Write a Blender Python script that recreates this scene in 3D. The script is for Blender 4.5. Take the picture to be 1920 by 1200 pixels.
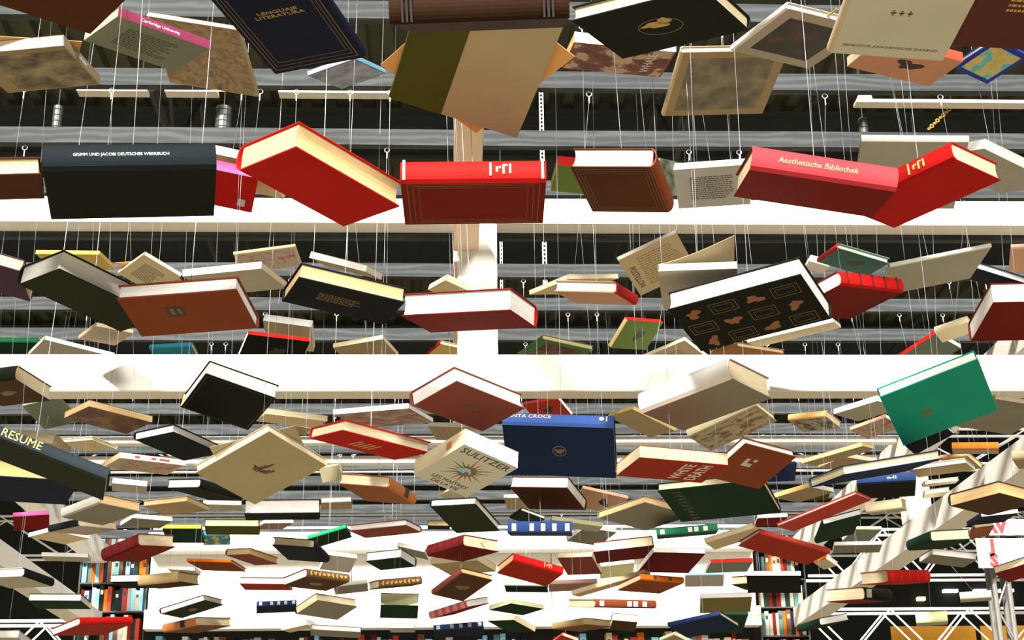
import bpy, bmesh, math, random
from mathutils import Vector, Matrix, noise

random.seed(7)
scene = bpy.context.scene
COL = scene.collection
for o in list(bpy.data.objects):
    bpy.data.objects.remove(o)

# ------------------------------------------------------------------ camera
EYE = 1.6                                    # eye height above the hall floor
F_PX, YAW, PITCH, ROLL = 2745.0, 0.044, math.atan(1018 / 2745.0), -0.0137
f_ = Vector((math.sin(YAW) * math.cos(PITCH), math.cos(YAW) * math.cos(PITCH), math.sin(PITCH)))
r_ = Vector((math.cos(YAW), -math.sin(YAW), 0))
u_ = r_.cross(f_)
cr = r_ * math.cos(ROLL) + u_ * math.sin(ROLL)
cu = -r_ * math.sin(ROLL) + u_ * math.cos(ROLL)
cam = bpy.data.objects.new('camera', bpy.data.cameras.new('camera'))
COL.objects.link(cam)
cam.data.sensor_width = 36.0
cam.data.lens = F_PX / 1920.0 * 36.0
cam.data.clip_start = 0.05
cam.data.clip_end = 200
M = Matrix((cr, cu, -f_)).transposed().to_4x4()
M.translation = Vector((0, 0, EYE))
cam.matrix_world = M
scene.camera = cam

# ------------------------------------------------------------------ light and exposure
scene.view_settings.view_transform = 'Standard'
scene.view_settings.look = 'None'
scene.view_settings.gamma = 1
scene.view_settings.exposure = 0.0
scene.view_settings.use_curve_mapping = False
world = bpy.data.worlds.new('world')
scene.world = world
world.use_nodes = True
bg = world.node_tree.nodes['Background']
bg.inputs[0].default_value = (0.95, 0.97, 1.0, 1)
bg.inputs[1].default_value = 0.12
sun = bpy.data.objects.new('sun', bpy.data.lights.new('sun', 'SUN'))
COL.objects.link(sun)
sun.data.energy = 9.5
sun.data.angle = math.radians(4)
sun.data.color = (1.0, 0.965, 0.90)
SUN_DIR = Vector((0.34, 0.80, -0.56)).normalized()      # the direction the light travels: low daylight from behind
sun.rotation_euler = SUN_DIR.to_track_quat('-Z', 'Y').to_euler()
# fill light added to lift the shadows, from slightly the other side and flatter
sun2 = bpy.data.objects.new('sun_side', bpy.data.lights.new('sun_side', 'SUN'))
COL.objects.link(sun2)
sun2.data.energy = 5.5
sun2.data.angle = math.radians(14)
sun2.data.color = (1.0, 0.97, 0.92)
sun2.rotation_euler = Vector((-0.22, 0.90, -0.42)).normalized().to_track_quat('-Z', 'Y').to_euler()

# ------------------------------------------------------------------ materials
PAL = {
 'K': (.014, .016, .012), 'K2': (.010, .014, .016), 'K3': (.024, .030, .018), 'K4': (.022, .030, .034),
 'N': (.012, .016, .04), 'N2': (.013, .016, .022), 'N3': (.012, .018, .045), 'N4': (.012, .024, .062),
 'B': (.10, .13, .24), 'B2': (.03, .05, .32), 'B3': (.030, .065, .21), 'B4': (.020, .040, .12), 'A': (.25, .60, .85),
 'R': (.44, .010, .008), 'R2': (.80, .10, .06), 'R3': (.50, .04, .05), 'R4': (.42, .045, .03), 'R5': (.30, .025, .012), 'R6': (.45, .10, .11),
 'M': (.17, .012, .009), 'M2': (.10, .035, .03), 'M3': (.22, .055, .04), 'M4': (.12, .010, .010), 'P2': (.26, .04, .10), 'P': (.70, .12, .33),
 'W': (.085, .030, .013), 'W2': (.075, .042, .022), 'W3': (.21, .052, .020), 'W6': (.030, .014, .008), 'W4': (.16, .075, .035), 'W5': (.30, .11, .05),
 'T': (.37, .30, .18), 'T2': (.38, .26, .12), 'C': (.64, .54, .35), 'C2': (.62, .44, .21), 'C3': (.74, .74, .42),
 'G': (.42, .40, .34), 'G2': (.23, .22, .175), 'H': (.60, .59, .50), 'J': (.42, .36, .22), 'S': (.20, .24, .19),
 'L': (.075, .080, .018), 'L2': (.17, .15, .055), 'V': (.012, .035, .020), 'V2': (.02, .20, .07), 'E': (.012, .30, .20),
 'E2': (.16, .24, .06), 'E3': (.10, .24, .09), 'E4': (.02, .36, .14), 'E5': (.02, .17, .08),
 'O': (.60, .13, .012), 'O2': (.42, .20, .07), 'O3': (.75, .42, .16), 'O4': (.50, .18, .06),
 'Y': (.72, .52, .20), 'Y2': (.55, .40, .10), 'Y3': (.85, .80, .05), 'Q': (.09, .20, .19), 'Q2': (.03, .22, .30),
 'D': (.35, .12, .07), 'D2': (.55, .33, .22), 'D3': (.33, .20, .16), 'U': (.08, .045, .08), 'X': (.82, .80, .75),
 'gold': (.50, .34, .10), 'bronze': (.16, .10, .04), 'brown': (.11, .06, .03), 'ink': (.03, .03, .03), 'white': (.8, .8, .78), 'silver': (.5, .52, .5),
 'red': (.45, .04, .03), 'grey': (.2, .19, .17), 'pink': (.6, .2, .2), 'yellow': (.7, .5, .06), 'dark': (.02, .018, .015), 'orange': (.24, .09, .03), 'oldgold': (.22, .13, .02),
}
MATS = {}

def new_mat(name):
    m = bpy.data.materials.new(name)
    m.use_nodes = True
    nt = m.node_tree
    return m, nt, nt.nodes['Principled BSDF']

def mixc(nt, fac, a, b):
    n = nt.nodes.new('ShaderNodeMix'); n.data_type = 'RGBA'
    n.inputs[6].default_value = (*a, 1); n.inputs[7].default_value = (*b, 1)
    nt.links.new(fac, n.inputs[0])
    return n.outputs[2]

def tex(nt, scale, coords='Object', detail=3, stretch=None, kind='ShaderNodeTexNoise'):
    tc = nt.nodes.new('ShaderNodeTexCoord')
    mp = nt.nodes.new('ShaderNodeMapping')
    if stretch: mp.inputs['Scale'].default_value = stretch
    nt.links.new(tc.outputs[coords], mp.inputs[0])
    n = nt.nodes.new(kind)
    n.inputs['Scale'].default_value = scale
    if kind == 'ShaderNodeTexNoise': n.inputs['Detail'].default_value = detail
    nt.links.new(mp.outputs[0], n.inputs['Vector'])
    return n

def ramp(nt, fac, stops):
    r = nt.nodes.new('ShaderNodeValToRGB')
    el = r.color_ramp.elements
    while len(el) < len(stops): el.new(0.5)
    for e, (p, c) in zip(el, stops):
        e.position = p; e.color = (*c, 1)
    nt.links.new(fac, r.inputs[0])
    return r.outputs[0]

def bump(nt, bs, height, strength, dist=0.001):
    b = nt.nodes.new('ShaderNodeBump')
    b.inputs['Strength'].default_value = strength; b.inputs['Distance'].default_value = dist
    nt.links.new(height, b.inputs['Height']); nt.links.new(b.outputs[0], bs.inputs['Normal'])

def cloth(key):                                     # book cloth: fine woven grain, slight wear
    k = 'cloth_' + key
    if k in MATS: return MATS[k]
    c = PAL[key]
    m, nt, bs = new_mat(k)
    n = tex(nt, 9)
    nt.links.new(mixc(nt, n.outputs['Fac'], tuple(x * .88 for x in c), tuple(min(1, x * 1.12) for x in c)), bs.inputs['Base Color'])
    w = tex(nt, 900, detail=1)
    bump(nt, bs, w.outputs['Fac'], .25, .0005)
    bs.inputs['Roughness'].default_value = .6 if key[0] in 'KNMRWVE' else .75
    bs.inputs['Specular IOR Level'].default_value = .03 if max(c) < .12 else .06
    MATS[k] = m
    return m

def foil(key):                                      # stamped lettering or printed ink
    k = 'print_' + key
    if k in MATS: return MATS[k]
    m, nt, bs = new_mat(k)
    bs.inputs['Base Color'].default_value = (*PAL[key], 1)
    bs.inputs['Roughness'].default_value = .45
    MATS[k] = m
    return m

def paper(key):                                     # the edge of a page block: hair-thin leaves along z
    k = 'leaves_' + key
    if k in MATS: return MATS[k]
    c = PAL[key]
    m, nt, bs = new_mat(k)
    n = tex(nt, 40, stretch=(.6, .6, 45), detail=2)
    nt.links.new(ramp(nt, n.outputs['Fac'], [(.3, tuple(x * .78 for x in c)), (.62, c)]), bs.inputs['Base Color'])
    bump(nt, bs, n.outputs['Fac'], .25, .0008)
    bs.inputs['Roughness'].default_value = .8
    bs.inputs['Specular IOR Level'].default_value = .2
    MATS[k] = m
    return m

BLOTCH = {
 'map': [(.30, (.10, .08, .04)), (.45, (.34, .26, .14)), (.55, (.22, .13, .07)), (.7, (.42, .36, .24))],
 'sepia': [(.35, (.06, .05, .02)), (.5, (.22, .18, .09)), (.62, (.38, .31, .17))],
 'sea': [(.35, (.06, .07, .14)), (.5, (.16, .19, .27)), (.65, (.28, .30, .36))],
 'red': [(.35, (.10, .025, .02)), (.48, (.20, .06, .04)), (.55, (.55, .45, .33)), (.7, (.45, .30, .18))],
 'grey': [(.3, (.10, .10, .07)), (.5, (.20, .19, .14)), (.7, (.32, .30, .22))],
 'dark': [(.45, (.015, .015, .012)), (.6, (.05, .02, .015)), (.7, (.20, .06, .035))],
 'country': [(.40, (.10, .42, .45)), (.46, (.15, .50, .48)), (.48, (.62, .50, .10)), (.6, (.55, .40, .08)), (.75, (.45, .45, .12))],
 'brown': [(.35, (.035, .015, .01)), (.5, (.10, .03, .015)), (.6, (.17, .10, .03)), (.75, (.15, .04, .03))],
 'pink': [(.35, (.18, .10, .09)), (.5, (.35, .20, .17)), (.65, (.55, .42, .34))],
 'green': [(.35, (.04, .05, .02)), (.5, (.18, .20, .12)), (.65, (.40, .40, .30))],
 'redwhite': [(.35, (.45, .05, .03)), (.45, (.45, .38, .30)), (.6, (.40, .34, .27)), (.66, (.15, .20, .25)), (.75, (.45, .40, .32))],
 'greyprint': [(.4, (.08, .07, .06)), (.5, (.32, .28, .24)), (.6, (.40, .36, .30)), (.7, (.14, .11, .10))],
 'brownprint': [(.40, (.16, .10, .05)), (.50, (.46, .39, .24)), (.6, (.50, .43, .27))],
 'yellow': [(.4, (.03, .20, .30)), (.5, (.05, .22, .25)), (.55, (.60, .45, .05))],
}
def picture(key, scale=14):                         # printed picture: blotches of ink
    k = 'picture_' + key
    if k in MATS: return MATS[k]
    m, nt, bs = new_mat(k)
    n = tex(nt, scale, detail=4)
    nt.links.new(ramp(nt, n.outputs['Fac'], BLOTCH[key]), bs.inputs['Base Color'])
    bs.inputs['Roughness'].default_value = .45
    MATS[k] = m
    return m

def slat_mat():
    m, nt, bs = new_mat('weathered_grey_wood')
    n = tex(nt, 3.0, coords='Object', stretch=(.5, 6, 6), detail=6)
    w = nt.nodes.new('ShaderNodeTexWave'); w.wave_type = 'RINGS'
    w.inputs['Scale'].default_value = 1.3; w.inputs['Distortion'].default_value = 9; w.inputs['Detail'].default_value = 3
    tc = nt.nodes.new('ShaderNodeTexCoord'); mp = nt.nodes.new('ShaderNodeMapping'); mp.inputs['Scale'].default_value = (2.2, 7, 11)
    nt.links.new(tc.outputs['Object'], mp.inputs[0]); nt.links.new(mp.outputs[0], w.inputs['Vector'])
    add = nt.nodes.new('ShaderNodeMath'); add.operation = 'MULTIPLY_ADD'; add.inputs[1].default_value = .45
    nt.links.new(w.outputs['Fac'], add.inputs[0]); nt.links.new(n.outputs['Fac'], add.inputs[2])
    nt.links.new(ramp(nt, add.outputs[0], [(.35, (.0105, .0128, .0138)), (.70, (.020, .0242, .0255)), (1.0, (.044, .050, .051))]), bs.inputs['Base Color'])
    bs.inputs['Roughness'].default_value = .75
    return m

def plain(name, c, rough=.6, metal=0.0, var=.08, scale=6, stretch=None):
    if name in MATS: return MATS[name]
    m, nt, bs = new_mat(name)
    n = tex(nt, scale, stretch=stretch)
    nt.links.new(mixc(nt, n.outputs['Fac'], tuple(x * (1 - var) for x in c), tuple(min(1, x * (1 + var)) for x in c)), bs.inputs['Base Color'])
    bs.inputs['Roughness'].default_value = rough; bs.inputs['Metallic'].default_value = metal
    MATS[name] = m
    return m

def glow(name, c, s):
    m, nt, bs = new_mat(name)
    bs.inputs['Base Color'].default_value = (*c, 1)
    bs.inputs['Emission Color'].default_value = (*c, 1); bs.inputs['Emission Strength'].default_value = s
    return m

# ------------------------------------------------------------------ mesh helpers
def box(bm, x0, x1, y0, y1, z0, z1):
    v = [bm.verts.new(p) for p in ((x0,y0,z0),(x1,y0,z0),(x1,y1,z0),(x0,y1,z0),(x0,y0,z1),(x1,y0,z1),(x1,y1,z1),(x0,y1,z1))]
    for f in ((0,3,2,1),(4,5,6,7),(0,1,5,4),(1,2,6,5),(2,3,7,6),(3,0,4,7)):
        bm.faces.new([v[i] for i in f])

def tube(bm, a, b, r, n=8, r2=None):
    a = Vector(a); b = Vector(b); d = (b - a).normalized(); r2 = r if r2 is None else r2
    p = d.orthogonal().normalized(); q = d.cross(p)
    ra = [bm.verts.new(a + (p * math.cos(t) + q * math.sin(t)) * r) for t in [2 * math.pi * i / n for i in range(n)]]
    rb = [bm.verts.new(b + (p * math.cos(t) + q * math.sin(t)) * r2) for t in [2 * math.pi * i / n for i in range(n)]]
    for i in range(n):
        bm.faces.new((ra[i], ra[(i+1) % n], rb[(i+1) % n], rb[i]))
    bm.faces.new(ra[::-1]); bm.faces.new(rb)

def ring(bm, c, R, r, ax=(1, 0, 0), az=(0, 0, 1), n=16, k=6):
    c = Vector(c); ax = Vector(ax); az = Vector(az); nn = ax.cross(az)
    vs = []
    for i in range(n):
        t = 2 * math.pi * i / n; d = ax * math.cos(t) + az * math.sin(t)
        vs.append([bm.verts.new(c + d * (R + r * math.cos(2*math.pi*j/k)) + nn * (r * math.sin(2*math.pi*j/k))) for j in range(k)])
    for i in range(n):
        for j in range(k):
            bm.faces.new((vs[i][j], vs[(i+1) % n][j], vs[(i+1) % n][(j+1) % k], vs[i][(j+1) % k]))

def mesh_obj(name, bm, mat, parent=None, smooth=False):
    me = bpy.data.meshes.new(name)
    bmesh.ops.recalc_face_normals(bm, faces=bm.faces)
    bm.to_mesh(me); bm.free()
    if smooth:
        for p in me.polygons: p.use_smooth = True
    for m in (mat if isinstance(mat, (list, tuple)) else [mat]): me.materials.append(m)
    o = bpy.data.objects.new(name, me)
    COL.objects.link(o)
    if parent: o.parent = parent
    return o

def tag(o, label, cat, group=None, kind=None):
    o['label'] = label; o['category'] = cat
    if group: o['group'] = group
    if kind: o['kind'] = kind
    return o

def thing(name, label, cat, loc, group=None):
    o = bpy.data.objects.new(name, None)
    o.empty_display_size = .05
    COL.objects.link(o); o.location = loc
    return tag(o, label, cat, group)

def text_obj(name, s, size, mat, parent, origin, er, eu, maxw=None, shear=0, bold=0.0):
    cu_ = bpy.data.curves.new(name, 'FONT')
    cu_.body = s; cu_.size = size; cu_.align_x = 'CENTER'; cu_.align_y = 'CENTER'; cu_.extrude = .0002; cu_.resolution_u = 2; cu_.shear = shear
    cu_.space_line = 1.0; cu_.offset = bold
    tmp = bpy.data.objects.new(name, cu_)
    COL.objects.link(tmp)
    bpy.context.view_layer.update()
    me = bpy.data.meshes.new_from_object(tmp)
    bpy.data.objects.remove(tmp)
    if not me.vertices: return None
    xs = [v.co.x for v in me.vertices]; w = max(xs) - min(xs)
    k = min(1, maxw / w) if maxw and w > 0 else 1
    nn = er.cross(eu)
    for v in me.vertices:
        v.co = origin + er * (v.co.x * k) + eu * (v.co.y * k) + nn * v.co.z
    me.materials.clear(); me.materials.append(mat)
    o = bpy.data.objects.new(name, me); COL.objects.link(o); o.parent = parent
    return o

# ------------------------------------------------------------------ the hall
H = lambda z: EYE + z                           # heights below are given above eye level
WHITE = plain('white_painted_wood', (.82, .80, .73), .5, var=.04, scale=2)
SLAT = slat_mat()
STEEL = plain('dark_roof_steel', (.045, .05, .045), .6)
TRUSSW = plain('white_truss_paint', (.80, .80, .80), .4)
ALU = plain('brushed_aluminium', (.20, .19, .17), .4, .3, scale=3, stretch=(1, 1, 12))

def structure(name, bm, mat):
    o = mesh_obj(name, bm, mat); o['kind'] = 'structure'; return o

bm = bmesh.new(); box(bm, -16, 16, -22, 26, -.1, 0)
structure('floor', bm, plain('pale_timber_floor', (.22, .178, .108), .6, scale=1.5))
bm = bmesh.new(); box(bm, -16, 16, 25.7, 26, 0, 9)
structure('wall_back', bm, plain('dark_hall_wall', (.022, .026, .022), .9, scale=.8))
bm = bmesh.new()                                # corrugated roof sheet with trapezoid ribs along its depth
x = -16.0
pts = []
while x < 16:
    pts += [(x, 9.0), (x + .10, 9.0), (x + .13, 9.07), (x + .23, 9.07)]; x += .26
va = [bm.verts.new((px, 6, pz)) for px, pz in pts]; vb = [bm.verts.new((px, 26, pz)) for px, pz in pts]
for i in range(len(pts) - 1): bm.faces.new((va[i], va[i+1], vb[i+1], vb[i]))
structure('ceiling', bm, plain('dark_corrugated_roof', (.085, .088, .058), .7, scale=.6))

# roof beams
for i, y in enumerate((10.5, 13.5, 16.5, 20.0)):
    bm = bmesh.new()
    box(bm, -15.5, 15.5, y, y + .03, 8.35, 8.9); box(bm, -15.5, 15.5, y - .09, y + .12, 8.33, 8.37); box(bm, -15.5, 15.5, y - .09, y + .12, 8.86, 8.9)
    o = mesh_obj('roof_beam', bm, STEEL)
    tag(o, 'dark steel roof beam, %s of the four crossing under the corrugated roof' % ('nearest', 'second nearest', 'third nearest', 'farthest')[i], 'beam', 'roof beams')
for i, xx in enumerate((-6.4, -2.3, 1.9, 6.1)):
    t = thing('roof_lattice', 'thin dark steel roof lattice, %s of the four running away overhead' % ('leftmost', 'second from the left', 'third from the left', 'rightmost')[i], 'truss', (xx, 10, 7.2), 'roof lattices')
    for zz in (0, 1.0):
        bm = bmesh.new(); tube(bm, (0, 0, zz), (0, 14, zz), .035, 6); mesh_obj('chord', bm, STEEL, t)
    bm = bmesh.new()
    for k in range(14):
        tube(bm, (0, k, 0 if k % 2 else 1), (0, k + 1, 1 if k % 2 else 0), .02, 6)
    mesh_obj('web_bars', bm, STEEL, t)

# ---- the timber pavilion the books hang in
def beam(name, label, x0, x1, y0, y1, z0, z1, mat=WHITE, group='white timber frame', cat='beam'):
    bm = bmesh.new(); box(bm, x0, x1, y0, y1, H(z0), H(z1))
    bmesh.ops.bevel(bm, geom=bm.edges[:], offset=.004, segments=1, affect='EDGES')
    return tag(mesh_obj(name, bm, mat), label, cat, group)

beam('crossbeam', 'white painted crossbeam under the slats, behind the red and black books', -3.0, 3.0, 5.2, 5.30, 2.332, 2.475)
beam('crossbeam', 'big white crossbeam running the full width at mid height', -3.0, 3.0, 5.2, 5.30, 1.648, 1.793)
beam('post', 'white post standing on the big mid-height crossbeam', .022, .175, 5.2, 5.30, 1.795, 2.330, cat='post')
JOIST = plain('bare_tan_timber', (.78, .58, .40), .6, var=.06, scale=3, stretch=(4, .6, 4))
beam('joist', 'tan timber joist running away under the slats at centre', .006, .103, 2.2, 5.195, 2.215, 2.308, JOIST, cat='joist')
beam('joist', 'tan joist edge continuing behind the white centre post', .006, .103, 5.31, 8.10, 2.215, 2.308, JOIST, cat='joist')
beam('crossbeam', 'thin white strip beam between the grey slats, farther back', -2.6, 2.6, 8.15, 8.22, 2.272, 2.308)
beam('crossbeam', 'second thin white strip beam, one slat behind the first', -2.6, 2.6, 8.56, 8.63, 2.262, 2.308)
beam('crossbeam', 'white crossbeam across the top of the blank gable panels', -2.25, 2.30, 10.86, 11.0, 2.20, 2.34)
beam('crossbeam', 'farthest white crossbeam, along the bottom of the picture', -2.27, 2.33, 11.0, 11.12, 1.648, 1.793)
for sx, nm in ((-1, 'left'), (1, 'right')):
    a, b = sorted((sx * 2.6, sx * 2.74))
    beam('side_beam', 'white lower side beam receding on the %s' % nm, a, b, 5.31, 11.12, 1.648, 1.793)
    beam('side_beam', 'white upper side beam at slat level on the %s' % nm, a, b, 5.31, 11.12, 2.165, 2.305)
    beam('post', 'white post joining the two side beams on the %s' % nm, a, b, 8.1, 8.24, 1.797, 2.160, cat='post')
for k, (a, b) in enumerate(((-2.25, -.75), (-.745, .755), (.76, 2.30))):
    beam('wall_panel', 'blank white gable panel, %s of three behind the books' % ('left one', 'middle one', 'right one')[k], a, b, 11.02, 11.06, 1.797, 2.43, plain('white_panel', (.84, .82, .74), .5, var=.02), 'white gable panels', 'panel')

SLAT_D0, SLAT_S, SLAT_Z = 3.70, .40, 2.31
names = ['first', 'second', 'third', 'fourth', 'fifth', 'sixth', 'seventh', 'eighth', 'ninth', 'tenth', 'eleventh', 'twelfth', 'thirteenth', 'fourteenth', 'fifteenth', 'sixteenth', 'seventeenth', 'eighteenth', 'nineteenth']
def slat_y(n): return SLAT_D0 + SLAT_S * n
for n in range(-8, 19):
    bm = bmesh.new()
    y = slat_y(n); hx = 3.6 if n < 10 else 2.95
    L = 24
    prev = None
    for k in range(L + 1):
        xx = -hx + 2 * hx * k / L
        dz = .0015 * math.sin(xx * 3 + n * 2)
        q = [bm.verts.new(p) for p in ((xx, y, H(SLAT_Z) + dz), (xx, y, H(SLAT_Z + .06) + dz), (xx, y + .032, H(SLAT_Z + .06) + dz), (xx, y + .032, H(SLAT_Z) + dz))]
        if prev:
            for i in range(4): bm.faces.new((prev[i], prev[(i+1) % 4], q[(i+1) % 4], q[i]))
        else: bm.faces.new(q)
        prev = q
    bm.faces.new(prev[::-1])
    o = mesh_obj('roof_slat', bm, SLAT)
    o.location.x = 0
    lab = 'grey weathered wooden slat overhead, out of the picture' if n < 0 else 'grey weathered wooden slat, %s from the top of the picture' % names[n]
    tag(o, lab, 'slat', 'roof slats')
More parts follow.
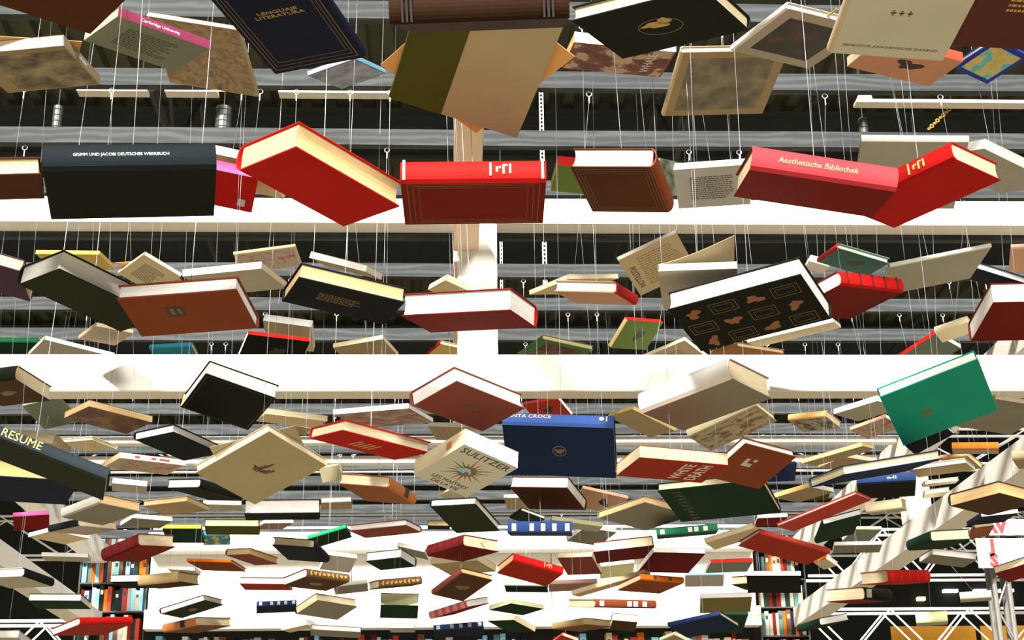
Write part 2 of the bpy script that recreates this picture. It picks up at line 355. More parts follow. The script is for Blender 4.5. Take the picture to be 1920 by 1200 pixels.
BOOKS = [
('t1',-0.425,1.383,2.538,-0.038,-0.048,0.678,0.170,0.220,0.0280,'W W C','plain',0,1,1,'large dark brown cloth hardback',0),
('t2',-0.620,2.625,3.181,-0.031,-0.084,2.265,0.146,0.205,0.0198,'S P2 C','lines spinetext:Cambridge_University',3,1,0,'grey-green paperback with a pink lettered spine',0),
('t3',-0.625,3.259,3.521,0.230,-0.243,3.002,0.244,0.241,0.0131,'T T X','photo:map',2,1,0,'old book with a mottled brown map cover and bent white pages',0),
('t4',-0.784,2.448,3.019,-0.165,0.061,3.046,0.181,0.203,0.0208,'T T X','photo:sepia spinetext:Holiday_Reading loosepage:O3',2,1,0,'tan paperback with a sepia picture cover',0),
('t5',-0.209,1.610,2.605,-0.126,0.085,2.912,0.126,0.273,0.0192,'N N C','frame:gold title:LENGUAJE_LITERATURA',2,1,1,'black and navy hardback with gold border lines and small gold title',0),
('t6',-0.244,3.017,3.337,-0.331,0.147,2.740,0.120,0.193,0.0113,'B A X','photo:sea',2,1,0,'blue-grey picture paperback with a pale blue spine',0),
('t7',0.032,1.263,2.397,-0.011,-0.520,1.505,0.264,0.164,0.0282,'W6 W6 Y','bands:dark',3,1,1,'brown leather book showing its ribbed spine',0),
('t8',0.035,1.937,2.742,-0.267,0.238,0.188,0.210,0.258,0.0149,'J L X','quarter:.4 loosepage:O3',0,1,1,'large beige hardback with a dark olive cloth spine half',0),
('t9',0.299,1.807,2.732,-0.108,0.056,-2.205,0.149,0.208,0.0236,'K K C','emblem:map',1,0,1,'black hardback with a gold oval island emblem',0),
('t10',0.373,2.862,3.297,0.031,-0.118,1.683,0.143,0.229,0.0246,'D X Y','photo:red title:WHALE',3,1,0,'paperback with a red and white marbled picture and white spine',0),
('t11',0.633,2.989,3.305,-0.055,-0.050,0.026,0.245,0.271,0.0171,'T C C','inset:grey',0,1,1,'beige book with a faded grey photograph on its cover',0),
('t12',0.745,2.715,3.259,0.171,0.062,0.289,0.194,0.254,0.0157,'G X X','inset:dark ribbon:yellow',0,1,1,'white book with a black picture panel on its cover',0),
('t13',0.532,1.450,2.538,0.047,0.112,-0.066,0.141,0.254,0.0165,'H C C','crosses title2:SERBISCHE_AKADEMISCHE_DAREND',0,1,1,'large pale grey hardback with three small crosses printed on it',0),
('t14',0.929,1.953,2.867,-0.183,0.037,0.031,0.218,0.208,0.0280,'M2 M2 C','slant:gold',0,1,1,'dark maroon-brown hardback with slanting gold lettering',0),
('t15',0.917,2.567,3.118,0.049,-0.041,1.887,0.115,0.197,0.0212,'D2 R2 C','blot',3,1,0,'peach-coloured paperback with a bright red spine and a small black blot',0),
('t16',1.367,3.209,3.497,-0.154,0.222,2.299,0.124,0.190,0.0133,'B2 B2 X','inset:map',3,1,1,'blue book with a yellow and turquoise map on its cover',0),
('r1',-0.805,2.276,2.696,0.137,0.150,-1.342,0.152,0.214,0.0305,'W W C','emblem:bronze',1,0,1,'brown hardback cut by the left edge with white page block',0),
('r2',-0.529,2.214,2.665,-0.108,0.026,1.743,0.179,0.269,0.0474,'K K2 C','spinetext:GRIMM_UND_JACOBI_DEUTSCHES_WERKBUCH',3,1,1,'wide black hardback with small white lettering on its spine',0),
('r3',-0.665,3.955,3.492,0.131,0.218,1.800,0.169,0.171,0.0356,'R P X','label',3,1,0,'red paperback with pink spine and small price sticker',0),
('r3b',-0.610,4.014,3.564,0.355,0.214,1.336,0.171,0.193,0.0301,'C C C','plain',3,1,0,'cream paperback mostly hidden',0),
('r4',-0.207,2.117,2.629,-0.083,0.019,-0.725,0.132,0.229,0.0458,'R R C2','ribbonless',0,0,1,'large bright red hardback with deep cream page block',0),
('r5',0.034,2.067,2.578,-0.007,0.039,1.549,0.142,0.220,0.0375,'M R C','spinebands:gold spineblock frame:gold',3,1,1,'red hardback with gold lettering and gold end bands on its spine',0),
('r6',0.381,3.770,3.437,0.061,0.193,1.678,0.123,0.180,0.0318,'E2 R C2','blot',3,1,0,'green-covered paperback with red spine',0),
('r7',0.350,2.710,2.911,0.052,-0.152,2.823,0.167,0.202,0.0430,'W W3 X','frame:gold',2,1,1,'thick dark brown leather hardback with white page block',0),
('r8',0.694,3.505,3.289,0.081,0.643,1.313,0.118,0.192,0.0361,'G X X','lines',3,1,0,'pale grey paperback covered in fine print',0),
('r8b',0.702,4.162,3.624,-0.597,1.154,1.841,0.105,0.196,0.0090,'S A X','photo:green',3,1,0,'paperback with bright cyan spine',0),
('r9',0.598,2.167,2.648,0.140,-0.076,1.599,0.125,0.239,0.0417,'M R3 C','spinetext:Aesthetische_Bibliothek',3,1,1,'long rosy red hardback with a slanting gold title on its spine',0),
('r10',0.911,2.541,2.821,-0.056,-0.024,0.667,0.155,0.248,0.0380,'R R C','spineblock',0,1,1,'bright red hardback crossing the end of another red book',0),
('r11',1.117,3.194,3.172,0.077,0.335,1.455,0.234,0.250,0.0185,'G X X','plain',3,1,1,'pale grey book with blue and white top edge',0),
('r12',1.353,3.251,3.217,0.312,0.161,0.477,0.256,0.203,0.0251,'G X X','plain',3,1,0,'white paperback cut by the right edge',0),
('c0',-1.346,4.079,3.261,-0.256,-0.038,-1.433,0.226,0.182,0.0386,'U U C','plain',1,0,1,'dark purple hardback cut by the left edge, left of the thick black book',0),
('c1',-0.646,2.482,2.573,-0.125,0.019,-0.721,0.123,0.223,0.0388,'K3 K X','plain',0,0,1,'black hardback with thick white page block pointing up',0),
('c2',-0.463,2.434,2.526,0.019,-0.192,-1.734,0.133,0.214,0.0283,'W3 W3 X','photoplate',1,0,1,'rust-brown hardback with a tiny dark picture on its cover',0),
('c3',-0.834,3.785,3.141,0.052,0.336,0.601,0.117,0.187,0.0106,'C C X','lines loosepage:O3',0,1,0,'thin cream paperback with a ridge-like raised corner, right of the thick black book',0),
('c4',-0.525,3.330,2.941,-0.006,-0.089,1.324,0.173,0.199,0.0171,'G X C','spinetext:PETIT_LAROUSSE',3,1,0,'white paperback with small lettering on its spine, upper right of the rust-brown book',0),
('c5',-1.242,4.525,3.489,0.073,-0.022,1.415,0.139,0.219,0.0134,'Y2 Y2 Y','plain',3,1,0,'thin mustard-yellow book, above the thick black book',0),
('c6',-0.597,4.427,3.454,-0.124,0.058,1.515,0.142,0.200,0.0126,'C C C','pattern:red',3,1,1,'cream book with a patchy red pattern, upper left of the black-navy book',0),
('c7',-0.310,4.006,3.257,-0.358,0.159,-1.922,0.120,0.188,0.0201,'T T X','plain',1,0,0,'thin paperback with bright white pages, above the black-navy book',0),
('c8',-0.213,2.709,2.658,-0.102,-0.036,-1.210,0.128,0.215,0.0328,'N2 N2 C2','slant:gold',1,0,1,'black-navy hardback with yellowish page block',0),
('c9',0.034,2.555,2.566,-0.092,0.090,-1.970,0.137,0.215,0.0428,'M R X','plain',1,0,1,'dark red hardback with very thick white page block',0),
('c10',-0.005,3.868,3.133,0.191,0.293,0.393,0.079,0.157,0.0184,'C C C','plain',0,1,0,'small cream paperback peeping out, above the dark red white-paged book',0),
('c11',0.328,3.089,2.813,-0.184,-0.163,2.780,0.145,0.169,0.0264,'D2 R X','plain',2,1,1,'small hardback with red spine and pinkish-grey cover, right of the dark red white-paged book',0),
('c12',0.374,4.165,3.263,0.097,-0.207,0.512,0.187,0.214,0.0140,'C C C','plain',0,1,0,'thin cream paperback lying above a small red-spined book, right of the dark red white-paged book',0),
('c13',0.537,3.516,3.063,-0.062,-0.336,-0.358,0.164,0.228,0.0104,'C C X','posttext:POSTILLON',0,0,0,'cream pamphlet with black lettering down its edge, upper left of the gold-boxed black book',0),
('c14',0.491,2.691,2.672,0.043,0.033,-0.178,0.151,0.231,0.0143,'G G X','openflap',0,0,0,'grey paperback with wavy open white pages, upper left of the gold-boxed black book',0),
('c15',0.569,2.599,2.594,0.055,-0.281,-2.163,0.155,0.269,0.0423,'K K X','boxes:gold',1,0,1,'big black hardback patterned with gold boxes and small orange figures',0),
('c16',0.932,3.207,2.854,-0.095,0.042,2.063,0.183,0.198,0.0365,'M R X','spinebands:dark',3,1,1,'red hardback with ribbed spine and maroon cover',0),
('c17',1.006,3.357,3.008,0.211,0.274,0.081,0.134,0.178,0.0142,'Q R C','blot',0,1,1,'teal-covered book with red edges, above the ribbed red book',0),
('c18',1.047,3.840,3.197,0.216,0.309,-0.057,0.058,0.117,0.0187,'X X X','plain',0,1,0,'small crumpled white paperback, above the ribbed red book',0),
('c19',1.271,3.550,3.059,-0.165,-0.055,1.450,0.252,0.264,0.0123,'G X X','plain',3,1,1,'wide silver-grey book with blue back edge, right of the ribbed red book',0),
('c20',1.585,3.844,3.151,-0.343,0.196,-1.647,0.137,0.215,0.0204,'N N X','plain',1,0,1,'navy hardback with white pages cut by the right edge, right of the ribbed red book',0),
('c21',1.598,3.801,3.036,-0.009,-0.093,-1.651,0.254,0.217,0.0604,'M M X','plain',1,0,1,'maroon hardback with thick white pages cut by the right edge',0),
('c22',1.978,5.669,3.567,-0.201,0.306,0.449,0.140,0.225,0.0210,'S R C','plain',0,1,0,'dark paperback with thin red edge, above the emerald green book',0),
('c22b',1.917,5.177,3.487,-0.106,0.427,0.799,0.063,0.132,0.0327,'C C X','plain',3,1,1,'small book with splayed cream pages, above the emerald green book',0),
('c23',0.672,5.006,3.406,-0.213,0.616,2.117,0.130,0.187,0.0177,'E2 R C2','blot',3,1,0,'small green paperback with a red top edge, left of the gold-boxed black book',0),
('c24',0.439,5.836,3.626,-0.007,0.068,0.398,0.237,0.241,0.0210,'E3 E3 C2','inset:brown',0,1,1,'book with green border and brown picture, right of the dark red white-paged book',0),
('c25',0.937,5.764,3.577,-0.099,0.276,0.737,0.163,0.225,0.0173,'C C X','lines',3,1,0,'cream pamphlet sunk behind the white beam, above the white-spined grey book',0),
('c26',1.256,5.839,3.624,0.170,0.033,0.339,0.223,0.233,0.0174,'O2 O2 C','plain',0,1,1,'orange-brown book sunk behind the white beam, below the gold-boxed black book',0),
('c27',1.226,4.889,3.367,0.104,0.227,-1.968,0.207,0.310,0.0144,'C C X','plain',1,0,0,'thin book with white pages showing as a bright strip',0),
('c28',-1.241,5.002,3.400,0.080,0.016,0.530,0.135,0.207,0.0144,'T T C','lines',0,1,0,'small tan paperback covered in print, below the thick black book',0),
('c29',-1.543,5.684,3.558,0.028,0.086,0.518,0.283,0.253,0.0172,'G G X','plain',0,1,0,'grey book with thin white page edge, below the thick black book',0),
('c30',-1.862,5.796,3.604,-0.131,0.275,1.942,0.198,0.274,0.0239,'V V2 C','plain',3,1,1,'dark green book cut by beam and left edge, lower left of the thick black book',0),
('c31',-1.154,5.850,3.616,0.038,0.391,1.333,0.117,0.190,0.0230,'Q2 Q2 Y','plain',3,1,1,'small turquoise book behind the white beam, below the rust-brown book',0),
('c32',-0.726,5.662,3.570,-0.019,0.358,1.964,0.181,0.258,0.0184,'K R X','blot',3,1,0,'dark picture paperback with red and white spine, right of the rust-brown book',0),
('c33',-0.676,5.781,3.686,0.156,0.283,1.591,0.176,0.202,0.0339,'C X X','plain',3,1,0,'cream paperback with bright white spine, lower left of the black-navy book',0),
('c34',-0.354,5.752,3.601,-0.040,0.161,1.189,0.161,0.224,0.0199,'T C C','plain',3,1,0,'tan open paperback behind the white beam, below the black-navy book',0),
('c35',-0.014,5.757,3.599,0.094,0.127,0.291,0.130,0.206,0.0160,'Y R X','plain',0,1,1,'small yellow and red book beside the white post, below the dark red white-paged book',0),
('c37',2.164,4.932,3.681,0.050,0.483,1.349,0.122,0.180,0.0217,'D2 D2 C','plain',3,1,1,'peach book cut by the right edge, right of the ribbed red book',0),
('d1',-1.455,4.660,3.095,0.008,0.092,1.203,0.190,0.190,0.0509,'W2 K C','emblem:bronze headband:yellow',3,1,1,'dark brown hardback with yellow headband cut by the left edge, above the sloping black book',0),
('d2',-1.561,5.553,3.273,0.044,0.526,0.932,0.136,0.213,0.0161,'S S T','plain',3,1,0,'grey-olive paperback, above the sloping black book',0),
('d3',-1.067,4.427,2.918,-0.042,-0.016,-0.852,0.157,0.218,0.0216,'W4 W4 C2','photo:brown',1,0,0,'paperback with dark brown picture cover and tan pages, upper right of the sloping black book',0),
('d4',-0.603,3.825,2.797,-0.225,-0.120,-1.127,0.236,0.198,0.0418,'K K X','frame:thin headband:yellow',1,0,1,'black hardback with bright white pages against the white beam',0),
('d5',0.036,2.996,2.529,-0.040,-0.233,-0.726,0.127,0.221,0.0362,'M3 M3 X','mark',1,0,1,'reddish-brown hardback with white pages against the white beam',0),
('d6',0.535,2.936,2.521,-0.094,0.079,0.763,0.144,0.235,0.0485,'G2 X C','plain',3,1,1,'pale grey hardback with white spine against the white beam',0),
('d7',1.173,3.336,2.635,0.277,-0.283,-2.074,0.236,0.241,0.0273,'E E X','emblem:gold2',1,0,1,'emerald green hardback with small gold emblem',0),
('d8',1.573,3.954,2.780,-0.036,0.117,0.145,0.175,0.241,0.0134,'G2 T T','plain',0,1,0,'grey-tan paperback cut by the right edge, right of the emerald green book',0),
('d9',-0.790,2.718,2.333,0.333,0.036,1.820,0.142,0.294,0.0251,'K3 K4 C','spinetext2:RESUME',3,1,1,'long black hardback whose spine slopes down from the left edge',0),
('d10',-1.039,3.467,2.472,0.023,-0.005,-1.198,0.250,0.260,0.0434,'N3 N3 O3','bands:gold',1,0,1,'navy hardback with orange-tinted page block, below the sloping black book',0),
('d11',-0.744,3.893,2.686,-0.020,-0.057,-0.444,0.125,0.220,0.0242,'N2 N2 X','plain',0,0,1,'small black hardback with white pages pointing up, left of the square cream book',0),
('d12',-0.482,3.638,2.555,0.326,-0.162,-2.160,0.233,0.237,0.0235,'J C C','floral loosepage:J',1,0,1,'large square cream hardback with a small flower emblem',0),
('d13',-1.470,5.811,3.217,-0.112,-0.083,-2.213,0.130,0.193,0.0161,'C C C','plain',1,0,1,'small cream hardback, right of the sloping black book',0),
('d14',-1.575,5.531,3.141,-0.147,-0.095,-1.743,0.146,0.155,0.0415,'T S C','plain',1,0,0,'small tan paperback with grey cover edge, upper right of the sloping black book',0),
('d15',-0.967,4.521,2.793,-0.010,-0.048,2.087,0.173,0.210,0.0165,'C X C2','pattern:red spinemarks',3,1,0,'thin paperback with red, white and grey printed cover, right of the sloping black book',0),
('d16',-1.648,7.407,3.438,-0.053,-0.077,-1.368,0.128,0.173,0.0277,'G G X','plain',1,0,0,'small white paperback, above the leather-spined dark red book',0),
('d17',-0.853,5.008,2.829,0.017,-0.138,2.501,0.160,0.208,0.0321,'K K X','plain',2,1,1,'black hardback end showing a small white page block, left of the square cream book',0),
('d18',-1.070,5.636,2.919,-0.009,-0.055,-2.017,0.149,0.207,0.0231,'T T C2','plain',1,0,1,'small tan book with pale yellow pages, above the leather-spined dark red book',0),
('d19',-1.073,4.466,2.634,-0.078,0.005,0.850,0.151,0.190,0.0321,'G2 G C2','plain',0,1,1,'thick grey hardback with silvery spine, upper left of the leather-spined dark red book',0),
('d20',-2.226,7.746,3.335,-0.128,0.436,1.771,0.129,0.181,0.0255,'M P X','plain',3,1,1,'magenta book with a bright pink spine, below the sloping black book',0),
('d21',-0.178,3.111,2.473,-0.086,0.129,-1.020,0.158,0.216,0.0258,'R R C','slant:gold',0,0,1,'long bright red hardback with cream pages',0),
('d22',-0.196,4.127,2.831,-0.004,-0.122,1.311,0.263,0.224,0.0142,'D3 X X','photo:pink',3,1,0,'thin picture book with a pinkish portrait cover, above the long bright red book',0),
('d23',-0.533,4.698,2.994,-0.017,0.128,-1.203,0.166,0.206,0.0181,'C W C','plain',1,0,0,'thin cream book hanging beside the black one, right of the black book against the beam',0),
('d24',0.032,3.068,2.408,-0.176,0.204,0.624,0.145,0.178,0.0384,'H C X','sulitzer',0,1,0,'thick cream paperback printed with a golden sunburst and author name',0),
('d25',0.393,5.730,3.341,0.083,0.462,0.884,0.105,0.185,0.0149,'R4 R4 X','blot',3,1,0,'small red paperback with white edge, above the blue gold-lettered book',0),
('d26',0.008,5.520,3.183,0.126,0.219,1.262,0.116,0.175,0.0181,'T X X','stripes',3,1,0,'small beige paperback with faint stripes, below the reddish-brown book',0),
('d27',0.267,3.465,2.558,0.099,0.560,1.446,0.170,0.270,0.0404,'N4 B3 C','santa emblem:gold2',3,1,1,'big dark blue hardback lettered in gold on its bright blue spine',0),
('d28',0.605,4.459,2.910,0.192,0.380,0.320,0.157,0.220,0.0121,'T Y2 Y','plain',3,1,0,'tan paperback with mustard edges, left of the white-spined grey book',0),
('d29',0.458,2.949,2.374,-0.029,-0.010,-1.348,0.146,0.192,0.0258,'R5 R5 C','whitetext:WHITE_DEATH',1,0,0,'dark red paperback with white capital lettering and wavy cream pages, below the white-spined grey book',0),
('d30',0.795,3.750,2.586,-0.026,-0.416,-0.921,0.152,0.198,0.0220,'W3 W3 X','whitemark ribbon:red',1,0,1,'reddish-brown hardback with a square white mark',0),
('d31',0.768,4.078,2.570,0.002,-0.134,-1.966,0.270,0.296,0.0229,'V V C','vinework',1,0,1,'large dark green hardback hanging low',0),
('d32',1.506,6.487,3.267,-0.428,1.157,1.787,0.085,0.193,0.0280,'N N X','plain',3,1,1,'small navy book peeping out, right of the book with the white mark',0),
('d33',0.963,4.809,3.000,-0.300,-0.048,1.094,0.250,0.256,0.0280,'J J C','pattern:brown',3,1,1,'tan sheet-like book with brown worn print, lower right of the white-spined grey book',0),
('d34',1.519,5.835,3.317,0.113,0.207,0.821,0.122,0.181,0.0299,'T O3 C','pattern:grey',3,1,1,'small book with orange pages and printed grey cover, upper left of the long blue book',0),
('d35',1.456,4.863,3.076,0.012,0.049,0.581,0.126,0.200,0.0193,'G X X','plain',0,1,0,'thin white paperback under the white beam, left of the emerald green book',0),
('d36',1.801,5.914,3.315,-0.067,0.173,0.638,0.116,0.187,0.0156,'D2 D2 X','pattern:red',3,1,0,'peach-coloured thin paperback, above the long blue book',0),
('d37',2.022,5.922,3.269,-0.356,0.082,0.952,0.121,0.185,0.0280,'K2 K2 X','plain',3,1,1,'charcoal book half hidden, below the emerald green book',0),
('d38',2.218,5.920,3.222,0.092,-0.125,1.211,0.156,0.187,0.0301,'G O X','plain',3,1,1,'grey book with a vivid orange spine, below the emerald green book',0),
('d39',1.034,3.444,2.492,0.206,0.057,-1.318,0.169,0.273,0.0235,'N4 B3 C','plain',1,0,1,'long blue hardback with striped pale page block',0),
('d40',1.580,5.144,2.869,0.015,-0.014,1.292,0.252,0.205,0.0343,'K B4 C','spinetext:m-41',3,1,1,'black and blue book with pale characters on its spine, below the long blue book',0),
('d41',1.914,5.003,2.786,-0.060,-0.008,-1.033,0.219,0.198,0.0450,'W2 K3 C2','plain',1,0,1,'dark brown hardback with yellowish pages cut by the right edge',0),
('d42',2.524,6.035,3.206,0.086,0.123,1.018,0.121,0.181,0.0415,'T T C','plain',3,1,1,'tan hardback cut by the right edge, upper right of the dark brown yellow-paged book',0),
('d43',1.469,5.927,3.033,-0.019,0.016,0.578,0.143,0.203,0.0188,'T Y X','plain',0,1,0,'thin book with a bright yellow spine, upper left of the red sloping book',0),
('d44',1.303,4.738,2.878,0.132,0.157,-2.129,0.150,0.214,0.0139,'T T C2','plain',2,0,0,'long thin cream paperback sloping up to the right, upper left of the long blue book',0),
('d45',1.633,5.848,3.143,0.030,0.067,0.318,0.131,0.197,0.0178,'T O3 C','plain',0,1,0,'small cream paperback with orange-tinged edge, left of the long blue book',0),
('d46',1.793,5.150,2.937,0.002,0.048,-2.103,0.160,0.208,0.0185,'C C X','plain',1,0,1,'white book under the orange-spined one, right of the long blue book',0),
('d46b',2.486,6.846,3.408,0.168,0.436,0.577,0.115,0.177,0.0226,'T O3 C2','plain',3,1,1,'small book with yellow-orange curved edge, above the dark brown yellow-paged book',0),
('d47',2.177,7.122,3.249,-0.019,-0.117,1.087,0.130,0.181,0.0524,'G C C','plain',3,1,1,'thick cream book seen edge on, right of the red sloping book',0),
('d48',1.054,4.038,2.521,0.262,0.089,-2.108,0.153,0.244,0.0105,'R4 R4 X','plain',2,0,1,'long red hardback sloping up to the right',0),
('d49',1.363,5.045,2.698,-0.107,-0.235,-0.082,0.139,0.218,0.0221,'V V X','plain',0,1,1,'dark green hardback with white pages, lower right of the red sloping book',0),
('d50',2.585,7.469,3.461,0.079,0.102,-1.748,0.127,0.175,0.0188,'C C X','plain',1,0,1,'small white book right of the inner post, left of the dark brown yellow-paged book',0),
('d51',2.718,7.937,3.516,0.080,-0.036,-1.785,0.097,0.141,0.0258,'C K X','plain',1,0,1,'small white book with black edge, left of the dark brown yellow-paged book',0),
('e1',-0.224,4.367,2.672,0.026,-0.156,2.791,0.163,0.214,0.0338,'W5 O4 C','spinelabel',2,1,1,'old book with orange-brown leather spine and black label',0),
('e2',-0.490,4.209,2.572,0.028,0.090,-1.473,0.142,0.215,0.0410,'K K X','plain',1,0,1,'black hardback with a plain bright white page block facing forward',0),
('e3',-0.637,7.990,3.481,0.057,-0.129,-1.498,0.117,0.169,0.0308,'T Y2 X','plain',1,0,1,'small cream book right of the white-paged black one, left of the orange leather-spined book',0),
('e4',0.040,3.964,2.498,-0.165,0.037,-0.366,0.131,0.202,0.0219,'K3 K X','plain',0,0,1,'square black hardback with white page edges',0),
('e5',0.334,4.912,2.788,-0.115,-0.176,-1.963,0.201,0.208,0.0403,'W W X','plain',1,0,1,'chocolate brown hardback with bright white pages',0),
('e6',0.650,6.209,3.069,0.206,0.329,1.767,0.140,0.203,0.0151,'D2 D2 X','blot',3,1,0,'thin peach paperback with a dark figure, right of the chocolate brown book',0),
('e7',0.654,4.846,2.702,-0.076,-0.044,-0.942,0.233,0.216,0.0253,'G2 G2 C2','plain',1,0,1,'grey hardback with pale yellow page edges, left of the large dark green book',0),
('e8',0.302,4.878,2.658,0.022,-0.172,1.488,0.247,0.213,0.0397,'N B3 X','spinelabels:silver',3,1,1,'blue spine with four silver labels, below the chocolate brown book',0),
('e8b',0.348,6.568,3.079,0.053,0.299,0.230,0.117,0.202,0.0166,'V K X','plain',0,1,1,'small arched white-edged book, lower left of the chocolate brown book',0),
('e9',-0.233,5.140,2.717,0.015,0.022,-1.928,0.146,0.216,0.0228,'M3 M3 X','plain',1,0,1,'maroon hardback with white pages, below the orange leather-spined book',0),
('e10',-0.602,7.219,3.132,-0.268,0.065,1.461,0.167,0.196,0.0207,'V E4 X','plain',3,1,1,'bright green hardback, right of the white-paged black book',0),
('e11',-0.457,4.445,2.502,0.004,-0.098,3.027,0.127,0.222,0.0263,'N2 N2 C','plain',2,1,1,'black-navy hardback with cream pages, above the gold-tooled brown book',0),
('e12',-0.854,5.685,2.845,0.011,-0.025,-1.468,0.141,0.208,0.0294,'L L C3','plain',1,0,1,'olive green hardback with pale green page edge, left of the white-paged black book',0),
('e13',-1.353,7.391,3.185,0.008,0.262,1.578,0.162,0.193,0.0208,'V Y3 X','plain',3,1,1,'dark green book with a neon yellow spine, right of the leather-spined dark red book',0),
('e14',-1.449,9.012,3.504,-0.035,0.323,1.650,0.115,0.162,0.0280,'Q2 Q2 X','pattern:yellow',3,1,1,'small turquoise and yellow book, left of the white-paged black book',0),
('e15',-1.304,5.177,2.736,0.062,-0.057,0.725,0.152,0.215,0.0253,'G K2 C','plain',0,1,1,'grey hardback with charcoal spine, left of the leather-spined dark red book',0),
('e16',-1.490,5.567,2.789,0.059,0.068,0.685,0.148,0.217,0.0159,'C X X','plain',0,1,0,'small open cream paperback, left of the leather-spined dark red book',0),
('e17',-1.787,6.841,2.960,-0.002,0.080,-1.410,0.188,0.207,0.0187,'G G X','plain',1,0,0,'thin white paperback in front of the left bookcase, left of the leather-spined dark red book',0),
('e18',-1.094,5.136,2.652,-0.111,-0.111,0.822,0.152,0.212,0.0439,'M M4 C','spinebands:dark',0,1,1,'dark red leather-spined hardback',0),
('e20',-1.682,7.816,3.022,-0.076,-0.108,-2.045,0.133,0.197,0.0396,'K K X','plain',1,0,1,'small black book with white pages, below the leather-spined dark red book',0),
('e20b',-1.199,6.277,2.747,0.008,-0.056,1.087,0.143,0.209,0.0437,'W2 C2 C2','plain',3,1,1,'thick cream-sided hardback, upper left of the black oval-emblem book',0),
('e21',-1.057,6.626,2.878,0.082,0.045,1.318,0.177,0.213,0.0157,'W3 O C2','plain',3,1,1,'brown book with bright orange spine, above the black oval-emblem book',0),
('e22',-0.827,6.097,2.810,-0.022,0.055,-0.466,0.117,0.210,0.0283,'M3 W3 C2','plain',0,0,1,'reddish-brown hardback with peach pages, left of the gold-tooled brown book',0),
('e23',-1.390,4.743,2.476,-0.031,0.012,2.986,0.147,0.222,0.0282,'G K2 X','plain',2,1,1,'black-spined book with white pages cut by the left edge, left of the black oval-emblem book',0),
('e24',-1.608,6.120,2.633,-0.018,-0.057,-1.611,0.154,0.216,0.0308,'V V X','headband:yellow',1,0,1,'dark green hardback with broad white pages, upper left of the bright red book',0),
('e25',-1.273,5.303,2.407,-0.123,0.137,2.414,0.163,0.224,0.0267,'R5 R X','plain',3,1,1,'bright red hardback low by the left truss',0),
('e26',-1.065,6.107,2.606,0.077,-0.254,-0.217,0.191,0.219,0.0251,'K3 K X','emblem:bronze',1,0,1,'black hardback with faint oval emblem',0),
('e27',-1.121,6.588,2.604,-0.042,-0.102,0.881,0.203,0.215,0.0371,'W4 O4 C','spinelabel',0,1,1,'old book with cracked orange spine, below the black oval-emblem book',0),
('e28',-0.819,6.533,2.775,-0.025,-0.035,-1.624,0.130,0.211,0.0306,'R5 R5 X','plain',1,0,1,'dark red hardback with white pages, left of the gold-tooled brown book',0),
('e29',-0.528,5.748,2.648,-0.024,0.116,2.340,0.144,0.215,0.0334,'W2 W4 X','spinegold emblem:bronze',3,1,1,'brown leather book with gold tooled spine',0),
('e30',-0.662,8.564,3.266,0.055,0.481,1.969,0.140,0.185,0.0276,'G X X','plain',3,1,0,'grey paperback with curved white edge, upper right of the gold-tooled brown book',0),
('e31',-0.295,7.168,3.004,0.005,-0.134,-2.052,0.152,0.196,0.0449,'V V X','plain',1,0,1,'blackish green hardback with bright white pages, left of the crimson ribbed book',0),
('e31b',-0.231,8.874,3.391,0.269,0.169,1.397,0.132,0.177,0.0247,'S G X','plain',3,1,0,'thin grey book, left of the crimson ribbed book',0),
('e32',0.046,5.690,2.758,-0.018,0.014,0.668,0.174,0.227,0.0454,'M M4 C','spinebands:dark ribbon:yellow',0,1,1,'dark crimson ribbed-spine hardback',0),
('e33',0.042,5.660,2.610,-0.284,0.095,0.613,0.147,0.198,0.0234,'W2 M3 C2','emblem:bronze',0,1,1,'dark brown book with faint oval ornament, below the crimson ribbed book',0),
('e34',0.052,6.054,2.764,0.020,0.093,1.096,0.179,0.215,0.0283,'T T C','plain',3,1,0,'thin beige book under the crimson one, below the crimson ribbed book',0),
('e35',-0.258,6.742,2.813,-0.142,-0.094,1.935,0.147,0.208,0.0356,'L W4 C','spinegold',3,1,1,'olive-brown patterned leather spine, above the pale-paged square book',0),
('e36',-0.586,8.608,3.126,-0.107,0.148,1.555,0.136,0.194,0.0275,'G2 G2 C','plain',3,1,1,'mid-grey book, right of the gold-tooled brown book',0),
('e37',-0.240,6.845,2.725,-0.022,-0.264,-1.516,0.143,0.174,0.0618,'V K C3','plain',1,0,1,'blackish hardback with square pale yellow page block',0),
('e38',-0.926,7.848,2.890,-0.060,0.066,1.701,0.160,0.207,0.0282,'N B4 C','spinelabels:silver',3,1,1,'dark blue spine with silver bars, left of the dark grey cream-edged book',0),
('e39',-0.507,6.020,2.588,-0.004,-0.309,-0.773,0.134,0.217,0.0336,'G2 K2 C','plain',1,0,1,'dark grey hardback with cream page edges',0),
('e40',-1.031,10.032,3.118,0.134,0.001,-1.970,0.123,0.192,0.0350,'C C X','plain',1,0,0,'small cream paperback, lower left of the dark grey cream-edged book',0),
('e41',-0.511,6.598,2.574,-0.049,0.009,-1.491,0.193,0.221,0.0238,'G2 G2 X','plain',1,0,1,'grey book just above the far cross beam, below the dark grey cream-edged book',0),
('e42',-0.353,10.814,3.218,-0.002,-0.099,-1.551,0.127,0.179,0.0374,'G G X','plain',1,0,1,'tiny white-paged book, below the pale-paged square book',0),
('e43',0.036,6.307,2.628,-0.112,-0.230,0.835,0.148,0.219,0.0309,'M4 R6 X','spinebands:pink',0,1,1,'book with red and pink striped spine, right of the pale-paged square book',0),
('e44',0.035,6.553,2.570,-0.066,0.062,1.533,0.156,0.220,0.0271,'N B4 X','spinelabels:silver',3,1,1,'navy hardback with blue spine, right of the pale-paged square book',0),
('e45',0.312,7.000,2.740,-0.017,-0.075,-0.859,0.152,0.217,0.0206,'V V C3','plain',1,0,0,'thin dark green hardback with pale yellow pages, below the cherry red book',0),
